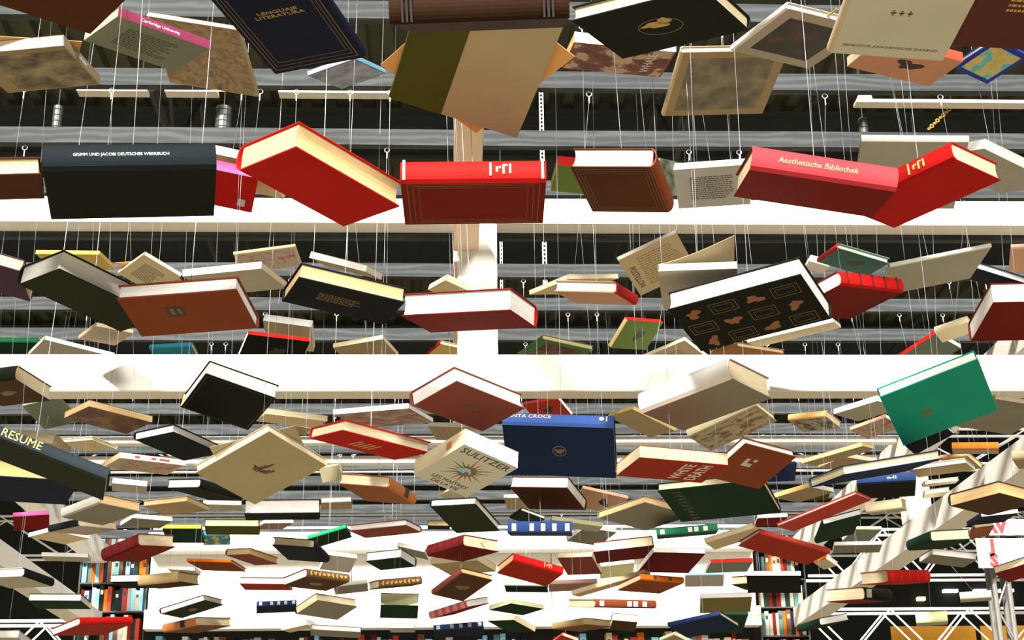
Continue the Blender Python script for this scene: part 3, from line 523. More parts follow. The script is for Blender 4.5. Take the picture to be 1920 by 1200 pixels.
('e46',0.325,7.920,2.802,-0.103,-0.289,-2.410,0.166,0.211,0.0285,'V V C','plain',1,0,0,'thin green-black hardback with cream pages, below the cherry red book',0),
('e47',0.301,5.579,2.651,0.176,0.188,2.018,0.136,0.215,0.0329,'R5 R C2','spineblock',3,1,1,'bright cherry red hardback',0),
('e48',0.640,5.354,2.681,0.072,-0.077,-1.742,0.158,0.220,0.0386,'M4 M4 C','plain',1,0,1,'dark maroon hardback with cream pages, above the orange-spined book',0),
('e49',0.796,5.255,2.621,0.051,-0.351,-1.211,0.139,0.214,0.0195,'M4 M4 X','plain',1,0,0,'thin blackish maroon hardback, upper right of the orange-spined book',0),
('e50',0.683,7.706,3.084,-0.065,-0.412,-2.006,0.165,0.196,0.0302,'M3 M3 C','plain',1,0,0,'dusky brown-red paperback, right of the cherry red book',0),
('e51',0.943,8.282,3.164,-0.108,0.277,1.509,0.153,0.192,0.0252,'C3 C3 C','plain',3,1,0,'pale yellow paperback, upper left of the orange-spined book',0),
('e52',0.693,5.086,2.507,-0.020,0.102,2.071,0.144,0.185,0.0225,'W3 O C','spinelabels:brown',3,1,1,'bright orange-spined book with two dark labels',0),
('e53',0.570,5.195,2.529,0.228,0.124,-1.816,0.173,0.271,0.0157,'D2 R4 C','plain',1,0,0,'long thin peach book sloping up to the right, left of the orange-spined book',0),
('e54',0.554,6.671,2.785,-0.026,0.036,1.537,0.152,0.215,0.0205,'D3 D3 X','plain',3,1,1,'dusky pink-brown book, right of the cherry red book',0),
('e54b',0.366,7.112,2.860,0.035,0.037,1.477,0.147,0.208,0.0284,'K2 X X','plain',3,1,1,'charcoal book with white spine, below the cherry red book',0),
('e55',0.474,4.335,2.315,-0.065,-0.146,2.130,0.135,0.226,0.0240,'T W3 C','spinelabels:white',2,1,1,'book with brown spine and white label, lower left of the orange-spined book',0),
('e56',0.581,6.538,2.586,0.030,-0.008,0.599,0.159,0.218,0.0296,'W4 T2 T2','plain',0,1,1,'thick tan-sided hardback, lower left of the orange-spined book',0),
('e57',1.242,10.615,3.216,-0.087,-0.356,-1.508,0.140,0.181,0.0600,'W2 W2 C','plain',1,0,1,'small dark brown hardback with cream pages, below the orange-spined book',0),
('e58',0.987,5.751,2.465,-0.101,0.151,0.955,0.170,0.227,0.0178,'N4 B4 C','plain',3,1,1,'blue hardback low on the right',0),
('e59',1.621,8.599,2.907,-0.023,0.631,1.717,0.151,0.206,0.0280,'V V X','plain',3,1,1,'blackish green book behind the blue one, right of the low blue book',0),
('e60',1.190,6.343,2.647,0.003,-0.262,-1.694,0.154,0.219,0.0228,'L2 L2 X','plain',1,0,0,'olive-tan hardback with thin white page edge, upper right of the low blue book',0),
('e61',1.348,6.330,2.735,-0.040,-0.018,-2.185,0.147,0.211,0.0363,'W2 C C','plain',1,0,1,'thick cream hardback near the right bookcase, below the orange-red sloping book',0),
('e61b',1.324,5.963,2.668,-0.046,-0.321,-1.765,0.147,0.218,0.0227,'K K X','plain',1,0,0,'black hardback with thin white page edge, below the orange-red sloping book',0),
('e62',1.362,7.111,2.955,-0.030,0.144,1.584,0.154,0.208,0.0170,'S R X','plain',3,1,0,'thin grey-green book with a red edge, left of the orange-red sloping book',0),
('e63',1.351,7.763,3.008,0.008,0.259,1.459,0.144,0.204,0.0204,'G A X','plain',3,1,1,'light grey book, right of the orange-spined book',0),
('e64',0.802,4.904,2.652,-0.050,-0.165,1.422,0.253,0.204,0.0249,'V E5 X','spinelabels:white',3,1,1,'mid green spine with white lettering, lower left of the large dark green book',0),
('e65',1.175,5.997,2.864,-0.211,-0.016,1.155,0.165,0.211,0.0216,'C C C2','plain',3,1,0,'cream paperback with splayed pages, left of the orange-red sloping book',0),
('e66',0.993,4.304,2.475,0.222,0.040,1.792,0.155,0.228,0.0163,'R5 R4 X','plain',3,1,1,'dark orange-red hardback sloping down to the right',0),
('e67',1.846,8.284,3.443,-0.040,0.216,1.575,0.119,0.174,0.0236,'M X X','plain',3,1,1,'small dark red book, above the orange-red sloping book',0),
('e68',0.675,6.957,3.079,-0.000,0.281,2.162,0.147,0.198,0.0235,'G2 X X','plain',3,1,0,'grey-brown paperback with white edge, lower right of the chocolate brown book',0),
('e70',2.269,8.751,3.285,0.064,0.553,0.204,0.081,0.184,0.0272,'C O X','plain',3,1,1,'tiny cream and orange book, right of the orange-red sloping book',0),
('e71',1.666,4.896,2.618,0.053,-0.061,0.066,0.139,0.215,0.0364,'V V C','plain',0,1,1,'dark green leather hardback with cream pages',0),
('e72',2.602,7.005,3.107,-0.062,-0.102,-0.181,0.094,0.195,0.0280,'W5 W5 C','plain',0,1,1,'small rust-brown book, below the dark brown yellow-paged book',0),
('e73',1.714,5.597,2.617,-0.078,-0.100,2.029,0.154,0.213,0.0474,'R5 R C','spinebands:red',3,1,1,'hardback with bright red fluted spine',0),
('e74',1.631,5.821,2.586,-0.073,-0.065,2.347,0.169,0.213,0.0488,'M K C','endlabel',2,1,1,'black-spined book with a square white label, lower left of the red fluted book',0),
('e75',1.684,6.635,2.603,0.005,-0.192,0.238,0.146,0.217,0.0333,'V V X','plain',0,1,1,'book with short dark green spine and white pages, lower left of the red fluted book',0),
('e76',2.277,5.694,2.675,0.177,-0.112,-2.323,0.140,0.215,0.0311,'M R4 C','plain',1,0,1,'red hardback in front of the aluminium pole, right of the green leather book',0),
('e77',2.843,8.641,2.925,-0.007,0.003,1.272,0.135,0.180,0.0610,'G C3 X','plain',3,1,1,'pale green block-like book, lower right of the red fluted book',0),
('e78',2.253,6.522,2.873,-0.110,-0.018,-1.518,0.165,0.206,0.0314,'G2 G2 X','plain',1,0,1,'grey book with bright white pages, below the green leather book',0),
('e79',3.302,9.135,3.138,-0.011,-0.013,1.238,0.135,0.189,0.0458,'G C C','plain',3,1,1,'cream book left of the aluminium pole, right of the red fluted book',0),
('e80',2.122,7.417,3.176,-0.101,0.379,2.013,0.112,0.193,0.0207,'S C3 X','plain',3,1,1,'grey-green book with pale yellow spine, lower right of the red sloping book',0),
('e81',1.840,6.522,2.924,-0.023,0.007,-1.773,0.186,0.210,0.0176,'G2 G2 X','plain',1,0,0,'grey-brown thin book, lower right of the red sloping book',0),
('e82',2.109,5.547,2.840,0.054,-0.078,-0.089,0.143,0.215,0.0162,'N N X','plain',0,1,0,'thin navy book under the dark brown one, below the dark brown yellow-paged book',0),
('e83',-2.245,7.594,2.690,-0.027,-0.187,-1.761,0.175,0.212,0.0393,'G G X','plain',1,0,1,'book in the bottom left corner, left of the bright red book',0),
('e84',0.773,10.010,3.005,-0.115,0.308,0.249,0.120,0.203,0.0231,'R4 R4 C','plain',0,1,1,'small red book at the bottom edge, below the cherry red book',0),
('e85',1.421,9.308,2.902,-0.037,0.382,0.316,0.136,0.208,0.0237,'T C C','plain',3,1,1,'small cream book at the bottom edge, lower left of the low blue book',0),
('e87',-1.696,9.363,3.372,-0.081,-0.052,-1.738,0.121,0.179,0.0227,'G G X','plain',1,0,0,'thin white book above the cream-sided one, right of the leather-spined dark red book',0),
('e88',-1.415,6.762,3.110,-0.057,0.103,2.225,0.128,0.198,0.0204,'G2 X X','plain',3,1,0,'grey paperback with white edge, above the leather-spined dark red book',0),
('e89',-1.130,7.175,3.279,-0.006,0.015,-1.497,0.140,0.186,0.0211,'G G X','plain',1,0,0,'pale thin paperback, left of the white-paged black book',0),
('e91',1.829,7.239,3.338,0.008,0.052,1.450,0.139,0.184,0.0169,'L L X','plain',3,1,1,'olive book under the yellow-spined one, above the red sloping book',0),
('e93',-0.075,8.729,3.518,-0.015,-0.034,-1.547,0.092,0.136,0.0320,'K K C2','plain',1,0,1,'small black book with cream pages, left of the square black book',0),
('e94',0.011,6.988,3.292,0.078,0.137,0.293,0.086,0.188,0.0162,'C C X','plain',0,1,1,'tiny cream book, below the sunburst paperback',0),
('e95',0.377,8.114,3.515,0.076,0.520,1.269,0.100,0.143,0.0232,'T X X','plain',3,1,1,'small tan book, left of the chocolate brown book',0),
('e97',0.520,6.031,2.927,0.141,-0.112,1.559,0.224,0.210,0.0162,'G C3 C','plain',3,1,0,'thin book with pale yellow edge, lower right of the chocolate brown book',0),
('e98',-0.982,8.030,3.372,-0.131,0.093,2.155,0.125,0.181,0.0189,'D3 X X','plain',3,1,0,'thin dusky pink paperback, lower left of the white-paged black book',0),
('e99',-0.584,6.994,3.396,0.299,1.141,0.919,0.079,0.181,0.0151,'J C C','plain',3,1,1,'small cream book half hidden, left of the orange leather-spined book',0),
('e100',-0.682,6.420,3.453,0.088,0.106,0.204,0.067,0.178,0.0136,'T T C','plain',0,1,1,'tiny beige book, upper right of the square cream book',0)]

THREADS = [
(-0.425,1.383,2.548,'thin thread holding the dark brown cloth hardback',(-0.425,1.316),0.0006),
(-0.620,2.624,3.187,'thin thread holding the grey-green paperback with a pink lettered spine',(-0.620,2.516),0.0006),
(-0.625,3.259,3.524,'thin thread holding the old book with a mottled brown map cover and bent white pages',(-0.625,3.316),0.0005),
(-0.785,2.447,3.025,'thin thread holding the tan paperback with a sepia picture cover',(-0.785,2.516),0.0006),
(-0.210,1.610,2.610,'thin thread holding the black and navy hardback with gold border lines and small gold title',(-0.210,1.716),0.0006),
(-0.244,3.017,3.338,'thin thread holding the blue-grey picture paperback with a pale blue spine',(-0.244,2.916),0.0005),
(0.032,1.258,2.406,'thin thread holding the brown leather book showing its ribbed spine',(-0.020,1.316),0.0006),
(0.036,1.938,2.745,'thin thread holding the beige hardback with a dark olive cloth spine half',(-0.020,2.116),0.0006),
(0.300,1.806,2.740,'thin thread holding the black hardback with a gold oval island emblem',(0.300,1.716),0.0006),
(0.374,2.861,3.305,'thin thread holding the paperback with a red and white marbled picture and white spine',(0.374,2.916),0.0006),
(0.633,2.989,3.309,'thin thread holding the beige book with a faded grey photograph on its cover',(0.633,2.916),0.0006),
(0.745,2.715,3.263,'thin thread holding the white book with a black picture panel on its cover',(0.745,2.916),0.0006),
(0.532,1.450,2.542,'thin thread holding the pale grey hardback with three small crosses printed on it',(0.532,1.316),0.0006),
(0.929,1.955,2.877,'thin thread holding the dark maroon-brown hardback with slanting gold lettering',(0.929,2.116),0.0006),
(0.917,2.567,3.125,'thin thread holding the peach-coloured paperback with a bright red spine and a small black blot',(0.917,2.516),0.0006),
(1.367,3.209,3.499,'thin thread holding the blue book with a yellow and turquoise map on its cover',(1.367,3.316),0.0005),
(-0.806,2.275,2.707,'thin thread holding the brown hardback cut by the left edge with white page block',(-0.806,2.116),0.0006),
(-0.531,2.214,2.684,'thin thread holding the wide black hardback with small white lettering on its spine',(-0.531,2.116),0.0006),
(-0.663,3.958,3.506,'thin thread holding the red paperback with pink spine and small price sticker',(-0.663,4.116),0.0005),
(-0.606,4.015,3.575,'thin thread holding the cream paperback mostly hidden',(-0.606,4.116),0.0005),
(-0.205,2.118,2.647,'thin thread holding the bright red hardback with deep cream page block',(-0.205,2.116),0.0006),
(0.034,2.067,2.592,'thin thread holding the red hardback with gold lettering and gold end bands on its spine',(-0.020,2.116),0.0006),
(0.381,3.773,3.449,'thin thread holding the green-covered paperback with red spine',(0.381,3.716),0.0005),
(0.353,2.710,2.928,'thin thread holding the thick dark brown leather hardback with white page block',(0.353,2.916),0.0006),
(0.698,3.513,3.300,'thin thread holding the pale grey paperback covered in fine print',(0.698,3.716),0.0005),
(0.702,4.162,3.624,'thin thread holding the paperback with bright cyan spine',(0.702,4.116),0.0005),
(0.601,2.166,2.665,'thin thread holding the long rosy red hardback with a slanting gold title on its spine',(0.601,2.116),0.0006),
(0.910,2.541,2.836,'thin thread holding the bright red hardback crossing the end of another red book',(0.910,2.516),0.0006),
(1.117,3.195,3.176,'thin thread holding the pale grey book with blue and white top edge',(1.117,3.316),0.0005),
(1.355,3.250,3.225,'thin thread holding the white paperback cut by the right edge',(1.355,3.316),0.0005),
(-1.342,4.080,3.276,'thin thread holding the dark purple hardback cut by the left edge',(-1.342,4.116),0.0005),
(-0.645,2.483,2.588,'thin thread holding the black hardback with thick white page block pointing up',(-0.645,2.516),0.0006),
(-0.463,2.436,2.536,'thin thread holding the rust-brown hardback with a tiny dark picture on its cover',(-0.463,2.516),0.0006),
(-0.833,3.785,3.142,'thin thread holding the cream paperback with a ridge-like raised corner',(-0.833,3.716),0.0005),
(-0.525,3.329,2.946,'thin thread holding the white paperback with small lettering on its spine',(-0.525,3.316),0.0005),
(-1.242,4.525,3.492,'thin thread holding the mustard-yellow book',(-1.242,4.516),0.0005),
(-0.597,4.428,3.456,'thin thread holding the cream book with a patchy red pattern',(-0.597,4.516),0.0005),
(-0.308,4.005,3.262,'thin thread holding the paperback with bright white pages',(-0.322,4.116),0.0005),
(-0.212,2.710,2.671,'thin thread holding the black-navy hardback with yellowish page block',(-0.212,2.916),0.0006),
(0.035,2.553,2.584,'thin thread holding the dark red hardback with very thick white page block',(-0.020,2.516),0.0006),
(-0.003,3.867,3.137,'thin thread holding the cream paperback peeping out',(-0.020,3.716),0.0005),
(0.329,3.086,2.821,'thin thread holding the hardback with red spine and pinkish-grey cover',(0.329,2.916),0.0005),
(0.374,4.165,3.266,'thin thread holding the cream paperback lying above a small red-spined book',(0.437,4.116),0.0005),
(0.536,3.516,3.065,'thin thread holding the cream pamphlet with black lettering down its edge',(0.536,3.716),0.0005),
(0.491,2.691,2.675,'thin thread holding the grey paperback with wavy open white pages',(0.491,2.516),0.0006),
(0.571,2.604,2.611,'thin thread holding the black hardback patterned with gold boxes and small orange figures',(0.571,2.516),0.0006),
(0.931,3.207,2.868,'thin thread holding the red hardback with ribbed spine and maroon cover',(0.931,3.316),0.0005),
(1.007,3.356,3.011,'thin thread holding the teal-covered book with red edges',(1.007,3.316),0.0005),
(1.049,3.839,3.202,'thin thread holding the crumpled white paperback',(1.049,3.716),0.0005),
(1.270,3.550,3.061,'thin thread holding the wide silver-grey book with blue back edge',(1.270,3.716),0.0005),
(1.587,3.843,3.156,'thin thread holding the navy hardback with white pages cut by the right edge',(1.587,3.716),0.0005),
(1.598,3.803,3.062,'thin thread holding the maroon hardback with thick white pages cut by the right edge',(1.598,3.716),0.0005),
(1.979,5.671,3.573,'thin thread holding the dark paperback with thin red edge',(1.979,5.716),0.0006),
(1.919,5.182,3.498,'thin thread holding the book with splayed cream pages',(1.919,4.916),0.0006),
(0.669,5.007,3.410,'thin thread holding the green paperback with a red top edge',(0.669,4.916),0.0006),
(0.440,5.836,3.632,'thin thread holding the book with green border and brown picture',(0.440,5.716),0.0006),
(0.938,5.765,3.582,'thin thread holding the cream pamphlet sunk behind the white beam',(0.938,5.716),0.0006),
(1.257,5.838,3.628,'thin thread holding the orange-brown book sunk behind the white beam',(1.257,5.716),0.0006),
(1.226,4.888,3.370,'thin thread holding the book with white pages showing as a bright strip',(1.226,4.916),0.0005),
(-1.241,5.002,3.403,'thin thread holding the tan paperback covered in print',(-1.241,4.916),0.0006),
(-1.543,5.684,3.563,'thin thread holding the grey book with thin white page edge',(-1.543,5.716),0.0006),
(-1.864,5.798,3.612,'thin thread holding the dark green book cut by beam and left edge',(-1.864,5.716),0.0006),
(-1.153,5.853,3.623,'thin thread holding the turquoise book behind the white beam',(-1.153,5.716),0.0006),
(-0.727,5.664,3.574,'thin thread holding the dark picture paperback with red and white spine',(-0.713,5.716),0.0006),
(-0.674,5.785,3.698,'thin thread holding the cream paperback with bright white spine',(-0.674,5.716),0.0006),
(-0.354,5.753,3.607,'thin thread holding the tan open paperback behind the white beam',(-0.354,5.716),0.0006),
(-0.014,5.757,3.603,'thin thread holding the yellow and red book beside the white post',(-0.014,5.716),0.0006),
(2.165,4.935,3.687,'thin thread holding the peach book cut by the right edge',(2.165,4.916),0.0005),
(-1.454,4.662,3.117,'thin thread holding the dark brown hardback with yellow headband cut by the left edge',(-1.448,4.516),0.0005),
(-1.559,5.554,3.277,'thin thread holding the grey-olive paperback',(-1.559,5.716),0.0006),
(-1.067,4.428,2.925,'thin thread holding the paperback with dark brown picture cover and tan pages',(-1.070,4.116),0.0005),
(-0.601,3.828,2.814,'thin thread holding the black hardback with bright white pages against the white beam',(-0.601,3.716),0.0005),
(0.034,2.999,2.543,'thin thread holding the reddish-brown hardback with white pages against the white beam',(-0.020,2.916),0.0006),
(0.535,2.939,2.541,'thin thread holding the pale grey hardback with white spine against the white beam',(0.535,2.916),0.0006),
(1.172,3.339,2.644,'thin thread holding the emerald green hardback with small gold emblem',(1.172,3.316),0.0005),
(1.573,3.954,2.782,'thin thread holding the grey-tan paperback cut by the right edge',(1.573,4.116),0.0005),
(-0.788,2.719,2.341,'thin thread holding the long black hardback whose spine slopes down from the left edge',(-0.788,2.916),0.0006),
(-1.040,3.467,2.490,'thin thread holding the navy hardback with orange-tinted page block',(-1.040,3.316),0.0005),
(-0.745,3.893,2.694,'thin thread holding the black hardback with white pages pointing up',(-0.745,3.716),0.0005),
(-0.484,3.641,2.562,'thin thread holding the square cream hardback with a small flower emblem',(-0.484,3.716),0.0005),
(-1.470,5.811,3.221,'thin thread holding the cream hardback',(-1.470,5.716),0.0006),
(-1.573,5.532,3.158,'thin thread holding the tan paperback with grey cover edge',(-1.573,5.716),0.0006),
(-0.967,4.521,2.797,'thin thread holding the paperback with red, white and grey printed cover',(-0.967,4.516),0.0005),
(-1.647,7.408,3.447,'thin thread holding the white paperback',(-1.647,7.316),0.0006),
(-0.852,5.007,2.841,'thin thread holding the black hardback end showing a small white page block',(-0.852,4.916),0.0006),
(-1.070,5.636,2.926,'thin thread holding the tan book with pale yellow pages',(-1.070,5.716),0.0006),
(-1.074,4.467,2.646,'thin thread holding the thick grey hardback with silvery spine',(-1.074,4.516),0.0005),
(-2.228,7.750,3.343,'thin thread holding the magenta book with a bright pink spine',(-2.228,7.716),0.0006),
(-0.177,3.110,2.482,'thin thread holding the long bright red hardback with cream pages',(-0.177,3.316),0.0005),
(-0.196,4.127,2.834,'thin thread holding the picture book with a pinkish portrait cover',(-0.196,4.116),0.0005),
(-0.533,4.697,2.999,'thin thread holding the cream book hanging beside the black one',(-0.533,4.516),0.0005),
(0.032,3.072,2.423,'thin thread holding the thick cream paperback printed with a golden sunburst and author name',(-0.020,2.916),0.0005),
(0.394,5.731,3.344,'thin thread holding the red paperback with white edge',(0.394,5.716),0.0006),
(0.009,5.520,3.188,'thin thread holding the beige paperback with faint stripes',(-0.020,5.716),0.0006),
(0.270,3.473,2.571,'thin thread holding the dark blue hardback lettered in gold on its bright blue spine',(0.270,3.316),0.0005),
(0.606,4.459,2.912,'thin thread holding the tan paperback with mustard edges',(0.819,4.516),0.0005),
(0.458,2.949,2.383,'thin thread holding the dark red paperback with white capital lettering and wavy cream pages',(0.458,2.916),0.0006),
(0.794,3.753,2.592,'thin thread holding the reddish-brown hardback with a square white mark',(0.794,3.716),0.0005),
(0.769,4.079,2.577,'thin thread holding the dark green hardback hanging low',(0.769,4.116),0.0005),
(1.500,6.494,3.270,'thin thread holding the navy book peeping out',(1.500,6.516),0.0006),
(0.960,4.810,3.010,'thin thread holding the tan sheet-like book with brown worn print',(0.960,4.916),0.0005),
(1.521,5.836,3.328,'thin thread holding the book with orange pages and printed grey cover',(1.521,5.716),0.0006),
(1.456,4.863,3.081,'thin thread holding the white paperback under the white beam',(1.456,4.916),0.0005),
(1.802,5.915,3.319,'thin thread holding the peach-coloured thin paperback',(1.802,6.116),0.0006),
(2.020,5.924,3.278,'thin thread holding the charcoal book half hidden',(2.020,6.116),0.0006),
(2.218,5.918,3.233,'thin thread holding the grey book with a vivid orange spine',(2.218,6.116),0.0006),
(1.033,3.443,2.500,'thin thread holding the long blue hardback with striped pale page block',(1.033,3.316),0.0005),
(1.580,5.144,2.882,'thin thread holding the black and blue book with pale characters on its spine',(1.580,4.916),0.0006),
(1.914,5.003,2.804,'thin thread holding the dark brown hardback with yellowish pages cut by the right edge',(1.914,4.916),0.0006),
(2.526,6.036,3.222,'thin thread holding the tan hardback cut by the right edge',(2.526,6.116),0.0006),
(1.469,5.927,3.038,'thin thread holding the book with a bright yellow spine',(1.469,6.116),0.0006),
(1.302,4.738,2.881,'thin thread holding the long thin cream paperback sloping up to the right',(1.302,4.916),0.0005),
(1.633,5.848,3.148,'thin thread holding the cream paperback with orange-tinged edge',(1.633,5.716),0.0006),
(1.793,5.150,2.942,'thin thread holding the white book under the orange-spined one',(1.793,4.916),0.0006),
(2.489,6.847,3.414,'thin thread holding the book with yellow-orange curved edge',(2.489,6.916),0.0006),
(2.175,7.120,3.271,'thin thread holding the thick cream book seen edge on',(2.175,7.316),0.0006),
(1.054,4.038,2.523,'thin thread holding the long red hardback sloping up to the right',(1.197,4.116),0.0005),
(1.362,5.046,2.705,'thin thread holding the dark green hardback with white pages',(1.300,4.916),0.0006),
(2.584,7.469,3.466,'thin thread holding the white book right of the inner post',(2.560,7.316),0.0006),
(2.717,7.938,3.525,'thin thread holding the white book with black edge',(2.560,7.716),0.0006),
(-0.222,4.367,2.684,'thin thread holding the old book with orange-brown leather spine and black label',(-0.222,4.516),0.0005),
(-0.491,4.207,2.589,'thin thread holding the black hardback with a plain bright white page block facing forward',(-0.491,4.116),0.0005),
(-0.638,7.992,3.493,'thin thread holding the cream book right of the white-paged black one',(-0.638,7.716),0.0006),
(0.041,3.965,2.505,'thin thread holding the square black hardback with white page edges',(-0.020,4.116),0.0005),
(0.337,4.914,2.804,'thin thread holding the chocolate brown hardback with bright white pages',(0.337,4.916),0.0005),
(0.650,6.210,3.072,'thin thread holding the peach paperback with a dark figure',(0.650,6.116),0.0006),
(0.654,4.846,2.711,'thin thread holding the grey hardback with pale yellow page edges',(0.654,4.916),0.0005),
(0.302,4.875,2.674,'thin thread holding the blue spine with four silver labels',(0.302,4.916),0.0005),
(0.349,6.568,3.083,'thin thread holding the arched white-edged book',(0.349,6.516),0.0006),
(-0.233,5.140,2.724,'thin thread holding the maroon hardback with white pages',(-0.362,4.916),0.0006),
(-0.604,7.220,3.138,'thin thread holding the bright green hardback',(-0.604,7.316),0.0006),
(-0.457,4.445,2.511,'thin thread holding the black-navy hardback with cream pages',(-0.457,4.516),0.0005),
(-0.854,5.686,2.856,'thin thread holding the olive green hardback with pale green page edge',(-0.854,5.716),0.0006),
(-1.353,7.392,3.192,'thin thread holding the dark green book with a neon yellow spine',(-1.353,7.316),0.0006),
(-1.449,9.015,3.513,'thin thread holding the turquoise and yellow book',(-1.449,8.916),0.0006),
(-1.304,5.176,2.745,'thin thread holding the grey hardback with charcoal spine',(-1.304,4.916),0.0006),
(-1.489,5.567,2.793,'thin thread holding the open cream paperback',(-1.489,5.716),0.0006),
(-1.787,6.840,2.966,'thin thread holding the white paperback in front of the left bookcase',(-1.787,6.916),0.0006),
(-1.097,5.136,2.669,'thin thread holding the dark red leather-spined hardback',(-1.176,4.916),0.0006),
(-1.681,7.817,3.038,'thin thread holding the black book with white pages',(-1.681,7.716),0.0006),
(-1.199,6.276,2.765,'thin thread holding the thick cream-sided hardback',(-1.199,6.116),0.0006),
(-1.057,6.626,2.881,'thin thread holding the brown book with bright orange spine',(-1.057,6.516),0.0006),
(-0.826,6.097,2.820,'thin thread holding the reddish-brown hardback with peach pages',(-0.826,6.116),0.0006),
(-1.390,4.743,2.486,'thin thread holding the black-spined book with white pages cut by the left edge',(-1.390,4.916),0.0005),
(-1.607,6.121,2.644,'thin thread holding the dark green hardback with broad white pages',(-1.607,6.116),0.0006),
(-1.275,5.303,2.416,'thin thread holding the bright red hardback low by the left truss',(-1.463,5.716),0.0006),
(-1.068,6.106,2.615,'thin thread holding the black hardback with faint oval emblem',(-1.068,6.116),0.0006),
(-1.123,6.588,2.619,'thin thread holding the old book with cracked orange spine',(-1.123,6.516),0.0006),
(-0.819,6.534,2.786,'thin thread holding the dark red hardback with white pages',(-0.819,6.516),0.0006),
(-0.529,5.749,2.661,'thin thread holding the brown leather book with gold tooled spine',(-0.529,5.716),0.0006),
(-0.663,8.568,3.275,'thin thread holding the grey paperback with curved white edge',(-0.663,8.516),0.0006),
(-0.294,7.171,3.022,'thin thread holding the blackish green hardback with bright white pages',(-0.294,7.316),0.0006),
(-0.229,8.875,3.399,'thin thread holding the grey book',(-0.229,8.916),0.0006),
(0.046,5.690,2.777,'thin thread holding the dark crimson ribbed-spine hardback',(-0.020,5.716),0.0006),
(0.041,5.662,2.617,'thin thread holding the dark brown book with faint oval ornament',(-0.020,5.716),0.0006),
(0.053,6.055,2.774,'thin thread holding the beige book under the crimson one',(0.125,6.116),0.0006),
(-0.259,6.740,2.827,'thin thread holding the olive-brown patterned leather spine',(-0.259,6.916),0.0006),
(-0.587,8.609,3.136,'thin thread holding the mid-grey book',(-0.587,8.516),0.0006),
(-0.240,6.852,2.751,'thin thread holding the blackish hardback with square pale yellow page block',(-0.240,6.916),0.0006),
(-0.926,7.848,2.900,'thin thread holding the dark blue spine with silver bars',(-0.926,7.716),0.0006),
(-0.510,6.023,2.600,'thin thread holding the dark grey hardback with cream page edges',(-0.510,6.116),0.0006),
(-1.033,10.033,3.131,'thin thread holding the cream paperback',(-1.033,10.116),0.0006),
(-0.510,6.598,2.582,'thin thread holding the grey book just above the far cross beam',(-0.510,6.516),0.0006),
(-0.353,10.815,3.233,'thin thread holding the white-paged book',(-0.353,10.916),0.0006),
(0.034,6.306,2.639,'thin thread holding the book with red and pink striped spine',(-0.020,6.516),0.0006),
(0.034,6.554,2.580,'thin thread holding the navy hardback with blue spine',(-0.020,6.516),0.0006),
(0.312,7.001,2.747,'thin thread holding the dark green hardback with pale yellow pages',(0.312,6.916),0.0006),
(0.328,7.921,2.812,'thin thread holding the green-black hardback with cream pages',(0.328,7.716),0.0006),
(0.302,5.582,2.663,'thin thread holding the bright cherry red hardback',(0.302,5.716),0.0006),
(0.639,5.355,2.696,'thin thread holding the dark maroon hardback with cream pages',(0.639,5.716),0.0006),
(0.795,5.256,2.626,'thin thread holding the blackish maroon hardback',(0.795,5.716),0.0006),
(0.686,7.709,3.094,'thin thread holding the dusky brown-red paperback',(0.686,7.716),0.0006),
(0.943,8.284,3.172,'thin thread holding the pale yellow paperback',(0.943,8.516),0.0006),
(0.692,5.087,2.514,'thin thread holding the bright orange-spined book with two dark labels',(0.692,4.916),0.0006),
(0.569,5.195,2.532,'thin thread holding the long thin peach book sloping up to the right',(0.468,4.916),0.0006),
(0.554,6.671,2.792,'thin thread holding the dusky pink-brown book',(0.554,6.516),0.0006),
(0.367,7.112,2.870,'thin thread holding the charcoal book with white spine',(0.367,7.316),0.0006),
(0.474,4.334,2.323,'thin thread holding the book with brown spine and white label',(0.474,4.516),0.0005),
(0.581,6.538,2.597,'thin thread holding the thick tan-sided hardback',(0.581,6.516),0.0006),
(1.244,10.624,3.241,'thin thread holding the dark brown hardback with cream pages',(1.244,10.516),0.0006),
(0.987,5.752,2.470,'thin thread holding the blue hardback low on the right',(0.987,5.716),0.0006),
(1.620,8.605,2.915,'thin thread holding the blackish green book behind the blue one',(1.620,8.516),0.0006),
(1.190,6.345,2.654,'thin thread holding the olive-tan hardback with thin white page edge',(1.190,6.516),0.0006),
(1.349,6.330,2.749,'thin thread holding the thick cream hardback near the right bookcase',(1.349,6.516),0.0006),
(1.324,5.965,2.675,'thin thread holding the black hardback with thin white page edge',(1.324,6.116),0.0006),
(1.362,7.111,2.959,'thin thread holding the grey-green book with a red edge',(1.362,7.316),0.0006),
(1.351,7.765,3.014,'thin thread holding the light grey book',(1.351,7.716),0.0006),
(0.801,4.903,2.660,'thin thread holding the mid green spine with white lettering',(0.801,4.916),0.0005),
(1.174,5.997,2.871,'thin thread holding the cream paperback with splayed pages',(1.174,6.116),0.0006),
(0.994,4.304,2.479,'thin thread holding the dark orange-red hardback sloping down to the right',(0.994,4.516),0.0005),
(1.846,8.285,3.451,'thin thread holding the dark red book',(1.846,8.516),0.0006),
(0.674,6.959,3.086,'thin thread holding the grey-brown paperback with white edge',(0.674,6.916),0.0006),
(2.274,8.751,3.294,'thin thread holding the cream and orange book',(2.274,8.916),0.0006),
(1.666,4.895,2.632,'thin thread holding the dark green leather hardback with cream pages',(1.666,4.916),0.0005),
(2.601,7.005,3.117,'thin thread holding the rust-brown book',(2.560,6.916),0.0006),
(1.713,5.594,2.637,'thin thread holding the hardback with bright red fluted spine',(1.713,5.716),0.0006),
(1.631,5.819,2.606,'thin thread holding the black-spined book with a square white label',(1.631,5.716),0.0006),
(1.681,6.634,2.616,'thin thread holding the book with short dark green spine and white pages',(1.681,6.516),0.0006),
(2.276,5.697,2.686,'thin thread holding the red hardback in front of the aluminium pole',(2.276,5.716),0.0006),
